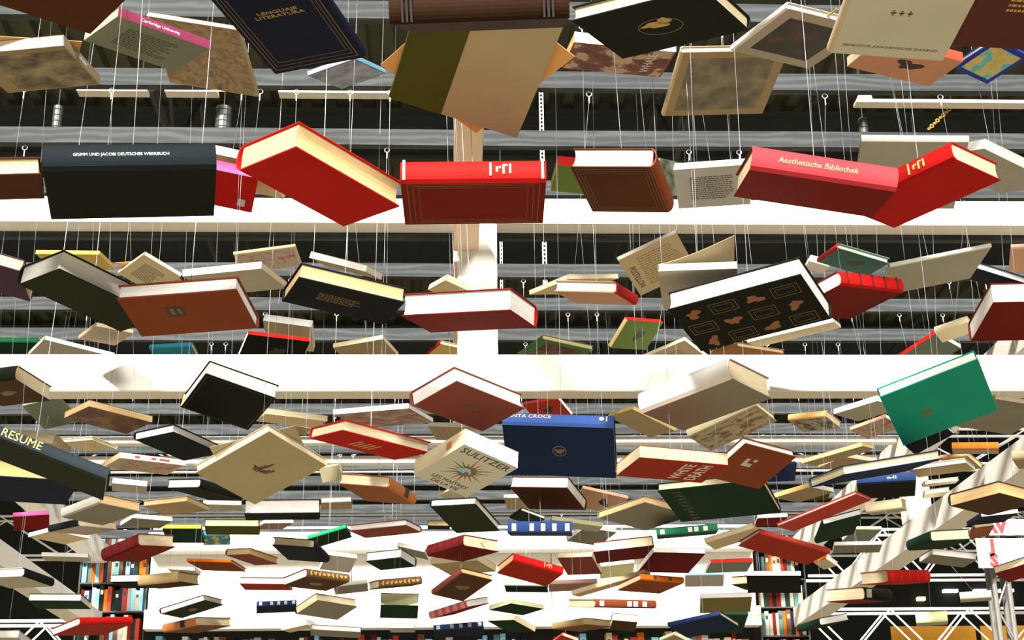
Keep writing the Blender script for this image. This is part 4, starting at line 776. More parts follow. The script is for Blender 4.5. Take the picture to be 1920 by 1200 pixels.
(2.843,8.641,2.951,'thin thread holding the pale green block-like book',(2.843,8.516),0.0006),
(2.254,6.522,2.885,'thin thread holding the grey book with bright white pages',(2.254,6.516),0.0006),
(3.302,9.135,3.157,'thin thread holding the cream book left of the aluminium pole',(2.850,9.316),0.0006),
(2.121,7.419,3.182,'thin thread holding the grey-green book with pale yellow spine',(2.121,7.316),0.0006),
(1.840,6.522,2.929,'thin thread holding the grey-brown thin book',(1.840,6.516),0.0006),
(2.109,5.546,2.844,'thin thread holding the navy book under the dark brown one',(2.118,5.716),0.0006),
(-2.244,7.596,2.705,'thin thread holding the book in the bottom left corner',(-2.244,7.716),0.0006),
(0.775,10.011,3.012,'thin thread holding the red book at the bottom edge',(0.775,10.116),0.0006),
(1.424,9.310,2.910,'thin thread holding the cream book at the bottom edge',(1.424,9.316),0.0006),
(-1.695,9.363,3.380,'thin thread holding the white book above the cream-sided one',(-1.695,9.316),0.0006),
(-1.415,6.762,3.116,'thin thread holding the grey paperback with white edge',(-1.415,6.916),0.0006),
(-1.130,7.174,3.286,'thin thread holding the pale thin paperback',(-1.130,7.316),0.0006),
(1.829,7.239,3.342,'thin thread holding the olive book under the yellow-spined one',(1.829,7.316),0.0006),
(-0.075,8.729,3.530,'thin thread holding the black book with cream pages',(-0.075,8.916),0.0006),
(0.011,6.988,3.296,'thin thread holding the cream book',(-0.020,6.916),0.0006),
(0.379,8.117,3.522,'thin thread holding the tan book',(0.379,7.716),0.0006),
(0.520,6.030,2.931,'thin thread holding the book with pale yellow edge',(0.520,6.116),0.0006),
(-0.983,8.030,3.377,'thin thread holding the dusky pink paperback',(-0.983,7.716),0.0006),
(-0.581,6.996,3.398,'thin thread holding the cream book half hidden',(-0.581,6.916),0.0006),
(-0.681,6.420,3.456,'thin thread holding the beige book',(-0.681,6.516),0.0006)]


# ------------------------------------------------------------------ books
def bookcover(root, W, Hh, T, cols, hard, quarter=None):
    cov, sp, pg = cols
    bt = .0028 if hard else .0009                   # board thickness
    ov = .003 if hard else .0                       # board overhang
    # page block with slightly hollow fore-edge
    bm = bmesh.new()
    x0, x1, y0, y1 = -W/2 + .002, W/2 - ov - .0003, -Hh/2 + ov + .0003, Hh/2 - ov - .0003
    z0, z1 = -T/2 + bt, T/2 - bt
    nz = 6
    rows = []
    wob = random.Random(int(W * 1e5))
    for i in range(nz + 1):
        t = i / nz; z = z0 + (z1 - z0) * t
        hol = (.10 * T * math.sin(math.pi * t)) if hard else wob.uniform(0, .0008)
        jy = wob.uniform(0, .0006)
        rows.append([bm.verts.new(p) for p in ((x0, y0 + jy, z), (x1 - hol, y0 + jy, z), (x1 - hol, y1 - jy, z), (x0, y1 - jy, z))])
    for i in range(nz):
        for j in range(4): bm.faces.new((rows[i][j], rows[i][(j+1) % 4], rows[i+1][(j+1) % 4], rows[i+1][j]))
    bm.faces.new(rows[0][::-1]); bm.faces.new(rows[-1])
    mesh_obj('page_block', bm, paper(pg), root)
    # boards
    for nm, za, zb in (('back_cover', -T/2, -T/2 + bt), ('front_cover', T/2 - bt, T/2)):
        bm = bmesh.new()
        xs = -W/2 + (.0035 if hard else 0)
        box(bm, xs, W/2, -Hh/2, Hh/2, za, zb)
        if hard: bmesh.ops.bevel(bm, geom=bm.edges[:], offset=.0008, segments=1, affect='EDGES')
        o = mesh_obj(nm, bm, cloth(cov), root)
    # spine: gently rounded strip joined to the boards
    bm = bmesh.new()
    N = 8; bul = .16 * T if hard else .02 * T
    hw = T/2
    outer, inner = [], []
    th = bt * .8
    for i in range(N + 1):
        t = -1 + 2 * i / N
        xo = -W/2 - bul * (1 - t * t)
        outer.append((xo + (.004 if hard and abs(t) == 1 else 0), t * hw)); inner.append((xo + th + (.004 if hard and abs(t) == 1 else 0), t * (hw - th)))
    vv = []
    for yy in (-Hh/2, Hh/2):
        vv.append([[bm.verts.new((p[0], yy, p[1])) for p in outer], [bm.verts.new((p[0], yy, p[1])) for p in inner]])
    for i in range(N):
        bm.faces.new((vv[0][0][i], vv[0][0][i+1], vv[1][0][i+1], vv[1][0][i]))
        bm.faces.new((vv[0][1][i], vv[0][1][i+1], vv[1][1][i+1], vv[1][1][i]))
        for e in (0, 1): bm.faces.new((vv[e][0][i], vv[e][0][i+1], vv[e][1][i+1], vv[e][1][i]))
    for i in (0, N):
        bm.faces.new((vv[0][0][i], vv[1][0][i], vv[1][1][i], vv[0][1][i]))
    mesh_obj('spine', bm, cloth(sp), root, smooth=False)
    if quarter:
        bm = bmesh.new()
        for s in (-1, 1):
            za, zb = sorted((s * (T/2 + .0004), s * (T/2 - .0002)))
            box(bm, -W/2 + .0035, -W/2 + W * quarter, -Hh/2 - .0003, Hh/2 + .0003, za, zb)
        mesh_obj('spine_cloth', bm, cloth(sp), root)
    return bul

X_, Y_, Z_ = Vector((1, 0, 0)), Vector((0, 1, 0)), Vector((0, 0, 1))
FACE = [(X_, -Y_), (Y_, X_), (-X_, Y_), (-Y_, -X_)]

def each(F_, name, polys, mat, d=.0004):
    for p in polys: F_.polys(name, [p], mat, d)

class Face:
    """a flat side of a book with its own upright direction; u to the right, v up, both -1..1"""
    def __init__(s, root, origin, er, eu, w, h):
        s.root, s.o, s.er, s.eu, s.w, s.h = root, origin, er, eu, w, h
        s.n = er.cross(eu)
    def p(s, u, v, d=0.0): return s.o + s.er * (u * s.w / 2) + s.eu * (v * s.h / 2) + s.n * d
    def polys(s, name, polys, mat, d=.0004):
        bm = bmesh.new()
        for poly in polys:
            a = [bm.verts.new(s.p(u, v, d)) for u, v in poly]; b = [bm.verts.new(s.p(u, v, -.0001)) for u, v in poly]
            bm.faces.new(a); bm.faces.new(b[::-1])
            for i in range(len(a)): bm.faces.new((a[i], a[(i+1) % len(a)], b[(i+1) % len(a)], b[i]))
        return mesh_obj(name, bm, mat, s.root)
    def rect(s, u0, v0, u1, v1): return [(u0, v0), (u1, v0), (u1, v1), (u0, v1)]
    def outline(s, u0, v0, u1, v1, t):
        tu, tv = t / s.w * 2, t / s.h * 2
        return [s.rect(u0, v0, u1, v0 + tv), s.rect(u0, v1 - tv, u1, v1), s.rect(u0, v0 + tv, u0 + tu, v1 - tv), s.rect(u1 - tu, v0 + tv, u1, v1 - tv)]
    def ell(s, cu_, cv, a, b, n=24, a0=0): return [(cu_ + a / s.w * 2 * math.cos(2*math.pi*i/n + a0), cv + b / s.h * 2 * math.sin(2*math.pi*i/n + a0)) for i in range(n)]
    def blob(s, cu_, cv, a, b, seed=1, n=22, amp=.35):
        r = random.Random(seed); out = []
        ph = [r.uniform(0, 6.28) for _ in range(4)]
        for i in range(n):
            t = 2 * math.pi * i / n; k = 1 + amp * (math.sin(2*t + ph[0]) * .5 + math.sin(3*t + ph[1]) * .4 + math.sin(5*t + ph[2]) * .3)
            out.append((cu_ + a / s.w * 2 * k * math.cos(t), cv + b / s.h * 2 * k * math.sin(t)))
        return out
    def dashes(s, u0, v0, u1, v1, rows, seed=2, thick=.5):
        r = random.Random(seed); out = []
        dv = (v1 - v0) / rows
        for i in range(rows):
            u = u0; v = v0 + dv * (i + .2)
            end = u1 - r.uniform(0, .3) * (u1 - u0)
            while u < end:
                l = r.uniform(.03, .10) * (u1 - u0)
                out.append(s.rect(u, v, min(u + l, u1), v + dv * thick)); u += l + .02 * (u1 - u0)
        return out
    def text(s, name, t, u, v, size, mat, maxw=None, shear=0, er=None, eu=None):
        return text_obj(name, t, size, mat, s.root, s.p(u, v, .0003), er or s.er, eu or s.eu, maxw, shear)

def decorate(root, W, Hh, T, deco, o, so, bul, seed):
    er, eu = FACE[o]
    fw, fh = (W, Hh) if o % 2 == 0 else (Hh, W)
    F = Face(root, Vector((0, 0, -T/2)), er, eu, fw * .985, fh * .985)
    S = Face(root, Vector((-W/2 - bul, 0, 0)), *((Y_, -Z_) if so == 0 else (-Y_, Z_)), Hh, T * .78)
    def at_spine(x):                 # keep marks on the rounded spine
        pass
    toks = deco.split()
    for tk in toks:
        k, _, a = tk.partition(':'); txt = a.replace('_', ' ')
        if k == 'emblem':
            if a == 'map':
                F.polys('oval_emblem', [*_ring(F, 0, 0, .034, .025, .0013)], foil('bronze'))
                F.polys('island_emblem', [F.blob(-.05, .1, .020, .008, 5, amp=.5), F.blob(.12, .2, .009, .010, 3, amp=.4)], foil('gold'), .0006)
            elif a == 'gold2':
                c = (0, 0) if 'santa' in deco else (-.3, -.1)
                F.polys('gold_emblem', [*_ring(F, *c, .017, .017, .002), F.blob(*c, .009, .009, 8, amp=.5)], foil('bronze'))
            else:
                F.polys('faint_emblem', [F.blob(0, 0, .028, .018, seed, amp=.3)], foil('bronze'))
        elif k == 'frame':
            if a == 'gold':
                F.polys('gold_border', F.outline(-.93, -.93, .93, .93, .0012) + F.outline(-.85, -.85, .85, .85, .0008) + (F.outline(-.77, -.77, .77, .77, .0008) if W > .1 else []), foil('bronze'))
            else: F.polys('thin_border', F.outline(-.94, -.94, .94, .94, .0008), foil('bronze'))
        elif k == 'title':
            lines = txt.split(' ')
            if a == 'WHALE': F.text('title', txt, .62, 0, .03, foil('white'), fh * .7, er=F.eu, eu=-F.er)
            else: F.text('title', '\n'.join(lines), 0, .25, .017, foil('gold'), fw * .5)
        elif k == 'title2': F.text('title', txt, 0, -.82, .011, foil('grey'), fw * .82)
        elif k == 'crosses':
            P = []
            for i in (-1, 0, 1):
                for poly in (F.rect(.14*i - .10, -.165, .14*i - .01, -.140), F.rect(.14*i - .068, -.20, .14*i - .042, -.105)): P.append(poly)
            F.polys('three_crosses', P, foil('bronze'))
        elif k == 'lines': F.polys('printed_text', F.dashes(-.6, -.6, .6, .6, 12, seed, .35), foil('ink' if W < .16 else 'grey'))
        elif k == 'slant': F.polys('gold_lettering', F.dashes(-.5, -.2, .35, .35, 5, seed, .45), foil('gold' if W > .15 else 'bronze'))
        elif k == 'photo': F.polys('cover_picture', [F.rect(-.98, -.98, .98, .98) if a != 'sepia' else F.rect(-.70, -.97, .97, .80)], picture(a, 22))
        elif k == 'inset':
            pic = {'grey': ('grey', .82), 'dark': ('dark', .72), 'map': ('country', .80), 'brown': ('brown', .75)}[a]
            F.polys('cover_picture', [F.rect(-pic[1], -pic[1], pic[1], pic[1])], picture(pic[0], 18))
        elif k == 'pattern':
            F.polys('cover_print', [F.rect(-.93, -.9, .93, .9)], picture({'red': 'redwhite', 'grey': 'greyprint', 'brown': 'brownprint', 'yellow': 'yellow'}[a], 30))
        elif k == 'blot': F.polys('cover_picture', [F.blob(.1, 0, fw * .11, fh * .16, seed, amp=.6)], foil('dark'))
        elif k == 'mark': F.polys('faint_mark', [F.blob(0, 0, fw * .08, fh * .04, seed, amp=.6)], foil('brown'))
        elif k == 'label': F.polys('price_label', [F.rect(.45, -.75, .72, -.35)], foil('silver'))
        elif k == 'photoplate': F.polys('picture_plate', [F.rect(-.32, -.05, -.02, .42)], foil('dark')); each(F, 'plate_figure', [F.rect(-.26, .05, -.19, .35), F.rect(-.13, .05, -.07, .33)], foil('bronze'), .0006)
        elif k == 'stripes': each(F, 'printed_stripe', [F.rect(-.7 + .3*i, -.8, -.6 + .3*i, .8) for i in range(5)], foil('D3'))
        elif k == 'whitemark': F.polys('white_mark', [F.rect(-.45, -.05, -.1, .12), F.rect(-.45, .12, -.32, .35), F.rect(-.18, .25, -.05, .38)], foil('silver'))
        elif k == 'whitetext': F.text('title', '\n'.join(txt.split(' ')), .45, 0, .036, foil('white'), fh * .8, er=F.eu, eu=-F.er)
        elif k == 'posttext': F.text('title', txt, -.78, -.1, .024, foil('ink'), fh * .85, er=-F.eu, eu=F.er); F.polys('printed_text', F.dashes(-.5, -.7, .85, .8, 14, seed, .4), foil('T2')); F.polys('red_stamp', [F.rect(.1, -.75, .28, -.45)], foil('red'), .0006)
        elif k == 'vinework': each(F, 'leaf_ornament', [F.blob(-.68, .2 * i - .8, .012, .007, seed + i, amp=.6) for i in range(9)], foil('K3'))
        elif k == 'boxes':
            P, G, R = [], [], random.Random(4)
            for i in range(4):
                for j in range(3):
                    u0 = -.92 + .47 * i; v0 = -.88 + .62 * j
                    if (i + j) % 2: P += F.outline(u0, v0, u0 + .40, v0 + .42, .0012) + F.outline(u0 + .06, v0 + .1, u0 + .34, v0 + .32, .0008)
                    else: G.append(F.blob(u0 + .2, v0 + .2, .013, .012, i * 7 + j, amp=.6))
            F.polys('gold_boxes', P, foil('bronze')); each(F, 'orange_figure', G, foil('orange'))
        elif k == 'floral': F.polys('flower_emblem', [F.blob(.08 * math.cos(i * 2.1), .08 * i - .22, .006 + .012 * (i == 3), .008, 9 + i, amp=.8) for i in range(6)] + [F.rect(-.01, -.25, .01, .1)], foil('brown'))
        elif k == 'sulitzer':
            c = (.02, .02)
            rays = []
            for i in range(18):
                t = 2*math.pi*i/18; l = .036 + .011 * ((i * 7) % 3)
                a0, a1 = t - .13, t + .13
                q = lambda ang, rr: (c[0] + rr / F.w * 2 * math.cos(ang), c[1] + rr / F.h * 2 * math.sin(ang))
                rays.append([q(a0, .019), q(t, l), q(a1, .019)])
            F.polys('sunburst', rays + [F.ell(*c, .021, .021)], foil('oldgold')); F.polys('blue_figure', [F.blob(c[0] - .08, c[1], .015, .013, 3, amp=.3)], foil('A'), .0007)
            F.polys('red_figure', [F.blob(c[0] + .05, c[1] - .08, .006, .006, 5, amp=.3)], foil('red'), .001)
            F.text('author_name', 'SULITZER', 0, .78, .030, foil('ink'), fw * .92); F.text('title', 'LES MAITRES\nDE LA VIE', 0, -.76, .017, foil('K4'), fw * .75)
            S.polys('spine_picture', [S.rect(.3, -.6, .5, .6)], foil('O4'))
        elif k == 'santa':
            S.text('spine_title', 'SANTA CROCE', -.55, .12, .021, foil('Y'), Hh * .42); S.polys('spine_logo', [S.ell(.78, .0, .006, .006), S.rect(.86, -.6, .88, .6)], foil('Y'))
        elif k == 'spinetext':
            S.text('spine_title', txt, -.1 if len(txt) > 8 else .2, 0, min(.026, T * .5), foil('gold' if 'Aes' in txt else 'white'), Hh * .55, shear=.2 if 'Aes' in txt else 0)
        elif k == 'spinetext2': S.text('spine_title', txt, -.15, .1, .022, foil('yellow'), Hh * .5)
        elif k == 'spineblock':
            S.polys('spine_lettering', [S.rect(.22, -.75, .25, .75), S.rect(.31, -.3, .34, .3), S.rect(.35, .1, .38, .35), S.rect(.40, -.55, .43, .55), S.rect(.43, .35, .47, .55), S.rect(.49, -.5, .52, .6)], foil('Y'))
        elif k == 'spinebands':
            m = foil('Y') if a == 'gold' else (foil('dark') if a == 'dark' else foil('pink') if a == 'pink' else foil('red'))
            us = (-.95, .95) if a == 'gold' else [-.8 + .4 * i for i in range(5)]
            wd = .018 if a != 'pink' else .1
            each(S, 'spine_band', [S.rect(u - wd, -1.15, u + wd, 1.15) for u in us], m)
        elif k == 'bands': F_ = S; each(S, 'spine_rib', [S.rect(u - .012, -1.15, u + .012, 1.15) for u in (-.85, -.8, -.75, .72, .77, .82)], foil('dark' if a == 'dark' else 'bronze'), .0015)
        elif k == 'spinegold': each(S, 'gold_tooling', [S.blob(-.8 + .2 * i, 0, .006, T * .22, i, amp=.5) for i in range(9)], foil('gold'))
        elif k == 'spinelabels':
            m = {'silver': 'silver', 'white': 'white', 'brown': 'brown'}[a]
            us = {'silver': (-.8, -.25, .1, .45, .85), 'white': (-.8, .1, .3, .6), 'brown': (-.35, .35)}[a]
            each(S, 'spine_label', [S.rect(u - .07, -.8, u + .07, .8) for u in us], foil(m))
        elif k == 'endlabel': S.polys('white_label', [S.rect(.55, -.85, .92, .85) if so == 0 else S.rect(-.92, -.85, -.55, .85)], foil('white'))
        elif k == 'spinelabel': S.polys('spine_label', [S.rect(.1, -1.1, .38, 1.1)], foil('dark'))
        elif k == 'spinemarks': each(S, 'spine_lettering', [S.rect(-.55, -.5, -.4, .5), S.rect(-.05, -.5, .1, .5), S.rect(.2, -.5, .5, .5)], foil('red'))
        elif k == 'loosepage':
            bm = bmesh.new()
            c_, s_ = math.cos(.42), math.sin(.42)
            q = [Vector((px * c_ - py * s_, px * s_ + py * c_, 0)) for px, py in ((-W*.42, -Hh*.42), (W*.50, -Hh*.42), (W*.50, Hh*.50), (-W*.42, Hh*.50))]
            va_ = [bm.verts.new(v + Vector((0, 0, T/2 + .0006))) for v in q]; vb_ = [bm.verts.new(v + Vector((0, 0, T/2 + .0014))) for v in q]
            bm.faces.new(va_[::-1]); bm.faces.new(vb_)
            for i in range(4): bm.faces.new((va_[i], va_[(i+1) % 4], vb_[(i+1) % 4], vb_[i]))
            mesh_obj('loose_card', bm, cloth(a), root)
        elif k == 'headband':
            for e in (-1, 1):
                bm = bmesh.new(); tube(bm, (-W/2 + .006, e * (Hh/2 - .002), -T/2 + .003), (-W/2 + .006, e * (Hh/2 - .002), T/2 - .003), .0028, 8); mesh_obj('headband', bm, foil(a), root)
        elif k == 'ribbon':
            bm = bmesh.new(); box(bm, -.003, .003, -Hh/2 - .035, 0, -.0004, .0004); mesh_obj('ribbon', bm, foil(a), root)
        elif k == 'openflap':
            bm = bmesh.new(); N = 8; prev = None
            for i in range(N + 1):
                t = i / N
                x = -W/2 + W * t * .98; z = T/2 + .001 + .055 * t ** 1.3
                q = [bm.verts.new((x, -Hh/2 * .95, z)), bm.verts.new((x, Hh/2 * .95, z + .004)), bm.verts.new((x, Hh/2 * .95, z + .0046)), bm.verts.new((x, -Hh/2 * .95, z + .0006))]
                if prev:
                    for j in range(4): bm.faces.new((prev[j], prev[(j+1) % 4], q[(j+1) % 4], q[j]))
                prev = q
            mesh_obj('raised_page', bm, cloth('C'), root)

def _ring(F, cu_, cv, a, b, t, n=28):
    out = []
    for i in range(n):
        t0, t1 = 2*math.pi*i/n, 2*math.pi*(i+1)/n
        q = lambda ang, A, B: (cu_ + A / F.w * 2 * math.cos(ang), cv + B / F.h * 2 * math.sin(ang))
        out.append([q(t0, a, b), q(t1, a, b), q(t1, a - t, b - t), q(t0, a - t, b - t)])
    return out

THREAD = plain('nylon_thread', (.28, .30, .32), .35, var=.02)
EYEM = plain('steel_screw_eye', (.45, .46, .46), .35, .4)
GROUP = 'books hanging on threads'

def hanging(x, y, z, label, top=None, r=.0008, eye=True):
    """a thread from a slat down to the book it carries"""
    n = round((y - SLAT_D0) / SLAT_S)
    tx, ty = (x, slat_y(n) + .016) if top is None else top
    t = thing('hanging_thread', label, 'thread', (tx, ty, H(SLAT_Z)), 'hanging threads')
    bm = bmesh.new(); tube(bm, (0, 0, -.030), (x - tx, y - ty, z - H(SLAT_Z)), r, 5)
    mesh_obj('thread', bm, THREAD, t)
    bm = bmesh.new(); ring(bm, (0, 0, -.013), .0085, .0016, n=12, k=5); tube(bm, (0, 0, -.0045), (0, 0, .004), .0016, 5)
    tube(bm, (0, 0, -.021), (0, 0, -.045), .0022, 5)
    mesh_obj('screw_eye', bm, EYEM, t)
    return t

def book(row):
    (bid, x, y, z, rx, ry, rz, W, Hh, T, cols, deco, o, so, hard, label, topn) = row
    cols = cols.split()
    root = thing('hardback_book' if hard else 'paperback_book', label, 'book', (x, y, z), GROUP)
    root.rotation_euler = (rx, ry, rz)
    q = None
    for tk in deco.split():
        if tk.startswith('quarter'): q = float(tk.split(':')[1])
    bul = bookcover(root, W, Hh, T, cols, hard, q)
    decorate(root, W, Hh, T, deco, o, so, bul, sum(map(ord, bid)))
    return root

for row in BOOKS: book(row)
for (x, y, z, label, top, r) in THREADS: hanging(x, y, z, label, top, r)

# ------------------------------------------------------------------ bookcases in the gable corners
SPC = [('black', 'K'), ('dark green', 'V'), ('red', 'R4'), ('white', 'X'), ('teal', 'Q'), ('navy', 'N4'), ('brown', 'W4'), ('cream', 'C'), ('grey', 'G'), ('orange', 'O'), ('dark red', 'M'), ('pale blue', 'A')]
def standing_book(x, y, z, w, h, d, key, label, group, lean=0):
    t = thing('standing_book', label, 'book', (x, y, z), group)
    t.rotation_euler = (0, lean, 0)
    bm = bmesh.new(); box(bm, -w/2, w/2, 0, .003, 0, h); mesh_obj('spine', bm, cloth(key), t)
    bm = bmesh.new()
    for s in (-1, 1):
        a, b = sorted((s * w/2, s * (w/2 - .002)))
        box(bm, a, b, .003, d, 0, h)
    mesh_obj('covers', bm, cloth(key), t)
    bm = bmesh.new(); box(bm, -w/2 + .002, w/2 - .002, .003, d - .003, .003, h - .004); mesh_obj('page_block', bm, paper('X'), t)
    if w > .03:
        bm = bmesh.new(); box(bm, -w*.3, w*.3, -.0006, 0, h * .66, h * .82); mesh_obj('spine_label', bm, foil('Y' if key in ('K', 'V', 'N4', 'M', 'W4') else 'ink'), t)

rr = random.Random(21)
ordn = ['leftmost', 'second', 'third', 'fourth', 'fifth', 'sixth', 'seventh', 'eighth', 'ninth', 'tenth', 'eleventh', 'twelfth', 'thirteenth', 'fourteenth', 'fifteenth', 'sixteenth', 'seventeenth', 'eighteenth']
for side, x0, x1 in (('left', -2.80, -2.285), ('right', 2.345, 2.72)):
    t = thing('bookcase', 'narrow bookcase packed with upright books on the %s of the gable' % side, 'bookcase', (x0, 11.13, H(1.365)), 'gable bookcases')
    BC = plain('bookcase_wood', (.05, .045, .04), .6)
    bm = bmesh.new(); box(bm, 0, x1 - x0, .21, .22, 0, 1.085); mesh_obj('back_panel', bm, BC, t)
    for xx in (0, x1 - x0 - .012):
        bm = bmesh.new(); box(bm, xx, xx + .012, 0, .21, 0, 1.085); mesh_obj('side_panel', bm, BC, t)
    for k in range(6):
        bm = bmesh.new(); box(bm, .012, x1 - x0 - .012, 0, .21, .215 * k, .215 * k + .010); mesh_obj('shelf', bm, BC, t)
    for k in range(5):
        x = x0 + .016; i = 0
        while x < x1 - .045 and i < 18:
            w = rr.uniform(.018, .036); h = rr.uniform(.155, .195)
            nm, key = SPC[rr.randrange(len(SPC))]
            standing_book(x + w/2, 11.14 + rr.uniform(0, .02), H(1.365) + .215 * k + .0105, w, h, .13, key,
                          '%s upright book, %s in %s row, %s bookcase' % (nm, ordn[i] + ('' if i == 0 else ' from the left'), ('bottom', 'second lowest', 'middle', 'second highest', 'top')[k], side), 'books in the %s bookcase' % side)
            x += w + .002; i += 1
bm = bmesh.new(); box(bm, -2.27, 2.33, 11.14, 11.36, H(1.352), H(1.37))
tag(mesh_obj('long_shelf', bm, plain('bookcase_wood2', (.2, .15, .1), .6)), 'long shelf below the farthest white crossbeam', 'shelf')
x = -2.25
NTH = ['leftmost'] + [w + ' from the left' for w in ('second', 'third', 'fourth', 'fifth', 'sixth', 'seventh', 'eighth', 'ninth', 'tenth', 'eleventh', 'twelfth', 'thirteenth', 'fourteenth', 'fifteenth', 'sixteenth', 'seventeenth', 'eighteenth')]
cnt = {}
while x < 2.25:
    w = rr.uniform(.025, .055); h = rr.uniform(.17, .26); nm, key = SPC[rr.randrange(len(SPC))]
    standing_book(x + w/2, 11.16, H(1.3705), w, h, .14, key, '%s book sliver below the farthest crossbeam, %s of its colour' % (nm, NTH[cnt.setdefault(nm, 0)]), 'books in the row below the farthest crossbeam')
    cnt[nm] += 1
    x += w + .004

# ------------------------------------------------------------------ the hall beyond
def lattice(label, x0, x1, y, z0, z1, step=.35, depth=.25, mat=TRUSSW, rad=.014):
    t = thing('stage_truss', label, 'truss', (x0, y, H(z0)), 'exhibition trusses')
    L = x1 - x0; hz = z1 - z0
    for yy, zz in ((0, 0), (0, hz), (depth, 0), (depth, hz)):
        bm = bmesh.new(); tube(bm, (0, yy, zz), (L, yy, zz), rad, 8); mesh_obj('chord', bm, mat, t)
    n = max(2, int(L / step))
    for yy in (0, depth):
        for k in range(n):
            a, b = (0, hz) if k % 2 else (hz, 0)
            bm = bmesh.new(); tube(bm, (L * k / n, yy, a), (L * (k + 1) / n, yy, b), rad * .6, 6); mesh_obj('web_bar', bm, mat, t)
    return t

lattice('white exhibition truss at upper right beyond the side beam', 3.2, 8.2, 13.0, 2.38, 2.80)
lattice('white exhibition truss at lower right above the orange posters', 3.2, 8.2, 13.0, 1.70, 2.08)
lattice('white exhibition truss at the bottom left corner', -7.5, -2.95, 12.0, 1.50, 1.87)
lattice('white truss seen in the gaps between the middle slats', -8, 8, 13.4, 3.52, 3.86, step=.6, rad=.014)
lattice('long white truss over the dark hall behind the far slats', -8, 8, 16.5, 3.3, 3.75, step=.7, rad=.014)

t = thing('truss_tower', 'upright aluminium pole tower at the right edge', 'tower', (4.80, 12.78, 0), 'exhibition trusses')
for xx, yy in ((0, 0), (.13, 0), (.0, .13), (.13, .13)):
    bm = bmesh.new(); tube(bm, (xx, yy, 0), (xx, yy, H(2.85)), .024, 10); mesh_obj('pole', bm, ALU, t)
bm = bmesh.new()
for k in range(16): tube(bm, (0 if k % 2 else .13, 0, k * .28), (.13 if k % 2 else 0, 0, (k + 1) * .28), .010, 6)
mesh_obj('web_bars', bm, ALU, t)
t = thing('raking_prop', 'slanting aluminium prop right of the upright pole tower', 'prop', (5.0, 12.72, H(2.9)))
for dx in (0, .14):
    bm = bmesh.new(); tube(bm, (dx, 0, 0), (dx + .55, 0, -2.2), .03, 8); mesh_obj('tube', bm, ALU, t)

BOARD = plain('white_board', (.84, .83, .80), .5, var=.03)
REDP = plain('red_sign_paint', (.30, .008, .006), .5)
def sign(label, x0, x1, z0, z1, strokes):
    t = thing('painted_sign', label, 'sign', (x0, 12.6, H(z0)), 'red lettered signs')
    bm = bmesh.new(); box(bm, 0, x1 - x0, 0, .02, 0, z1 - z0); mesh_obj('board', bm, BOARD, t)
    for s, ux, uz, sz in strokes:
        text_obj('lettering', s, sz, REDP, t, Vector((ux, -.002, uz)), X_, Z_, bold=.010)
sign('white board with red painted letters AV, top right edge', 4.68, 5.6, 2.66, 2.80, [('AV', .13, .07, .15)])
sign('white board with red painted letters J and S', 4.62, 5.6, 2.37, 2.63, [('J', .14, .19, .15), ('S', .14, .06, .15)])

POST = plain('orange_poster_print', (.40, .17, .008), .95, var=.35, scale=2.5)
for k, (a, b) in enumerate(((4.35, 5.2), (5.25, 5.75))):
    t = thing('poster', 'large orange poster behind the lower right truss, %s' % ('with small white lettering' if k == 0 else 'narrower one'), 'poster', (a, 14.5, H(1.2)))
    bm = bmesh.new(); box(bm, 0, b - a, 0, .02, 0, .95); mesh_obj('panel', bm, POST, t)
    if k == 0:
        bm = bmesh.new()
        for i in range(2):
            for j in range(6): box(bm, .30 + .045 * j, .335 + .045 * j, -.002, 0, .62 - .06 * i, .64 - .06 * i)
        mesh_obj('lettering', bm, foil('white'), t)
LAMP = glow('lamp_white', (.9, .85, 1.0), 2.5)
for k, x in enumerate((8.70, 9.25, 9.70)):
    bm = bmesh.new(); box(bm, x, x + .26, 25.6, 25.7, H(4.39), H(4.44))
    tag(mesh_obj('far_lamp', bm, LAMP), 'small white lamp far back in the dark hall, %s of three in a row' % ('left', 'middle', 'right')[k], 'lamp', 'far hall lamps')
bm = bmesh.new(); box(bm, 8.22, 8.36, 25.6, 25.7, H(4.25), H(4.31))
tag(mesh_obj('far_lamp', bm, glow('lamp_warm', (1, .65, .35), 2.5)), 'small warm lamp far back, below the white row', 'lamp', 'far hall lamps')

# white cable trunking above the slats with a lit lamp at one end
TR = plain('cream_trunking', (.75, .70, .58), .5)
def trunk(label, x0, x1, z, lampx=None):
    t = thing('cable_trunking', label, 'trunking', (x0, 9.0, H(z)), 'trunking above the slats')
    bm = bmesh.new(); box(bm, 0, x1 - x0, 0, .09, 0, .024); mesh_obj('channel', bm, TR, t)
    for px in (.05, x1 - x0 - .05):
        bm = bmesh.new(); tube(bm, (px, .05, .035), (px, .05, 9.0 - H(z)), .004, 5); mesh_obj('hanger_rod', bm, STEEL, t)
    if lampx is not None:
        bm = bmesh.new(); tube(bm, (lampx - x0, -.012, .02), (lampx - x0 + .09, -.012, .02), .022, 10); mesh_obj('lamp', bm, glow('lamp_end', (1, .85, .55), 12), t)
trunk('white trunking strip at upper left above the slats', -2.58, -2.10, 5.02)
trunk('white trunking strip with a glowing lamp at its end, upper left', -1.98, -1.62, 5.02, -1.65)
trunk('white trunking strip behind the olive and beige book', -1.2, -.35, 5.02)
trunk('white trunking strip with a glowing lamp at upper right', 2.84, 4.3, 4.98, 2.85)
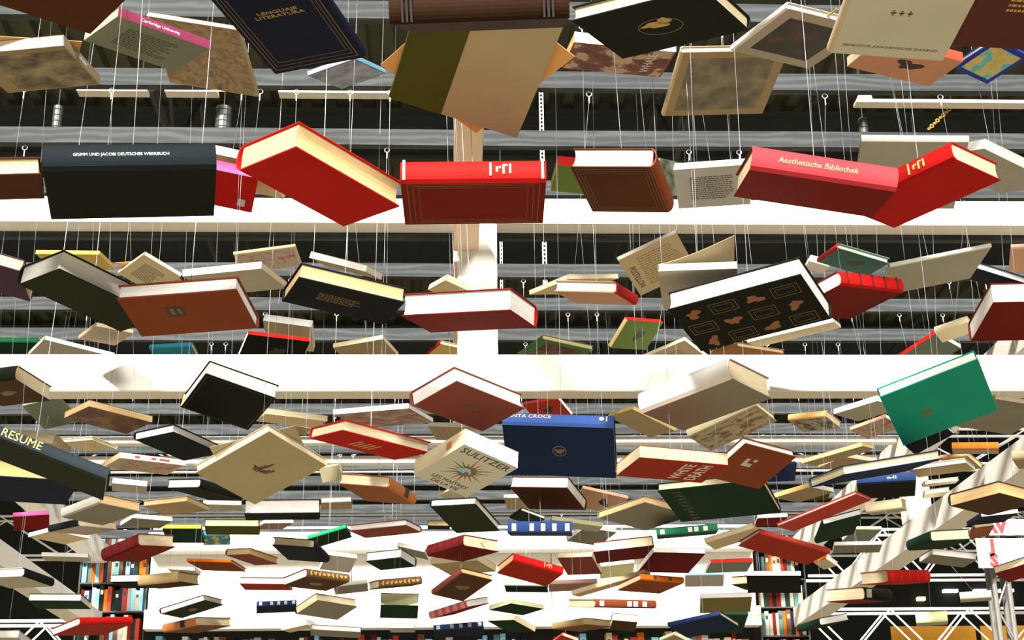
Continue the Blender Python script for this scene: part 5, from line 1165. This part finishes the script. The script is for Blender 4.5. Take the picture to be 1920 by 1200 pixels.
def duct(label, x, z0, z1, r, mat):
    t = thing('spiral_duct', label, 'duct', (x, 9.2, H(z0)), 'ducts above the slats')
    bm = bmesh.new(); tube(bm, (0, 0, 0), (0, 0, z1 - z0), r, 14); mesh_obj('pipe', bm, mat, t)
    bm = bmesh.new()
    bm2 = bmesh.new(); tube(bm2, (0, 0, z1 - z0), (0, 0, 9.0 - H(z0)), .004, 5); mesh_obj('hanger_rod', bm2, STEEL, t)
    k = .02
    while k < z1 - z0: ring(bm, (0, 0, k), r, .004, (1, 0, 0), (0, 1, 0), 14, 4); k += .045
    mesh_obj('ribs', bm, mat, t)
DU = plain('dull_metal_duct', (.06, .07, .065), .45, .2)
duct('thin ribbed duct hanging at upper left', -2.75, 4.5, 5.0, .033, DU)
duct('wider grey duct under the glowing lamp', -1.60, 4.5, 5.0, .055, DU)
duct('thin ribbed duct under the right-hand lamp', 2.93, 4.45, 4.95, .033, DU)
def strip(label, x, z0, z1, w):
    t = thing('perforated_strip', label, 'strip', (x, 9.0, H(z0)), 'perforated metal strips')
    bm = bmesh.new(); L = z1 - z0; k = 0
    box(bm, -w/2, -w/2 + w*.25, 0, .004, 0, L); box(bm, w/2 - w*.25, w/2, 0, .004, 0, L)
    while k < L - .01: box(bm, -w*.25, w*.25, 0, .004, k, k + .010); k += .03
    mesh_obj('strip', bm, TRUSSW, t)
    bm = bmesh.new(); tube(bm, (0, .002, L), (0, .002, 9.0 - H(z0)), .003, 5); mesh_obj('hanger_rod', bm, STEEL, t)
strip('tall perforated white metal strip seen in the gaps right of centre', .62, 3.55, 5.05, .030)
strip('shorter perforated metal strip nearer the centre joist', .33, 3.55, 4.45, .018)
# yellow chains and struts glimpsed in the gaps
YC = plain('yellow_chain', (.65, .38, .05), .5)
for k, (x, z) in enumerate(((1.62, 4.30), (1.95, 4.20), (3.25, 4.62), (1.30, 4.28), (3.55, 5.0))):
    bm = bmesh.new()
    for i in range(9): ring(bm, (.035 * i * math.cos(k), 0, -.022 * i), .012, .004, (1, 0, 0), (0, 0, 1) if i % 2 else (0, 1, 0), 8, 4)
    o = thing('yellow_chain', '', 'chain', (x, 9.1, H(z)))
    mesh_obj('links', bm, YC, o)
    bm = bmesh.new(); tube(bm, (0, 0, .012), (0, 0, 9.0 - H(z)), .0015, 5); mesh_obj('hanger_rod', bm, STEEL, o)
    tag(o, 'short length of yellow chain above the slats, %s' % ('over the grey print book', 'right of the thick leather book', 'at upper right under the trunking', 'near the centre right', 'below the trunking end')[k], 'chain', 'yellow chains')
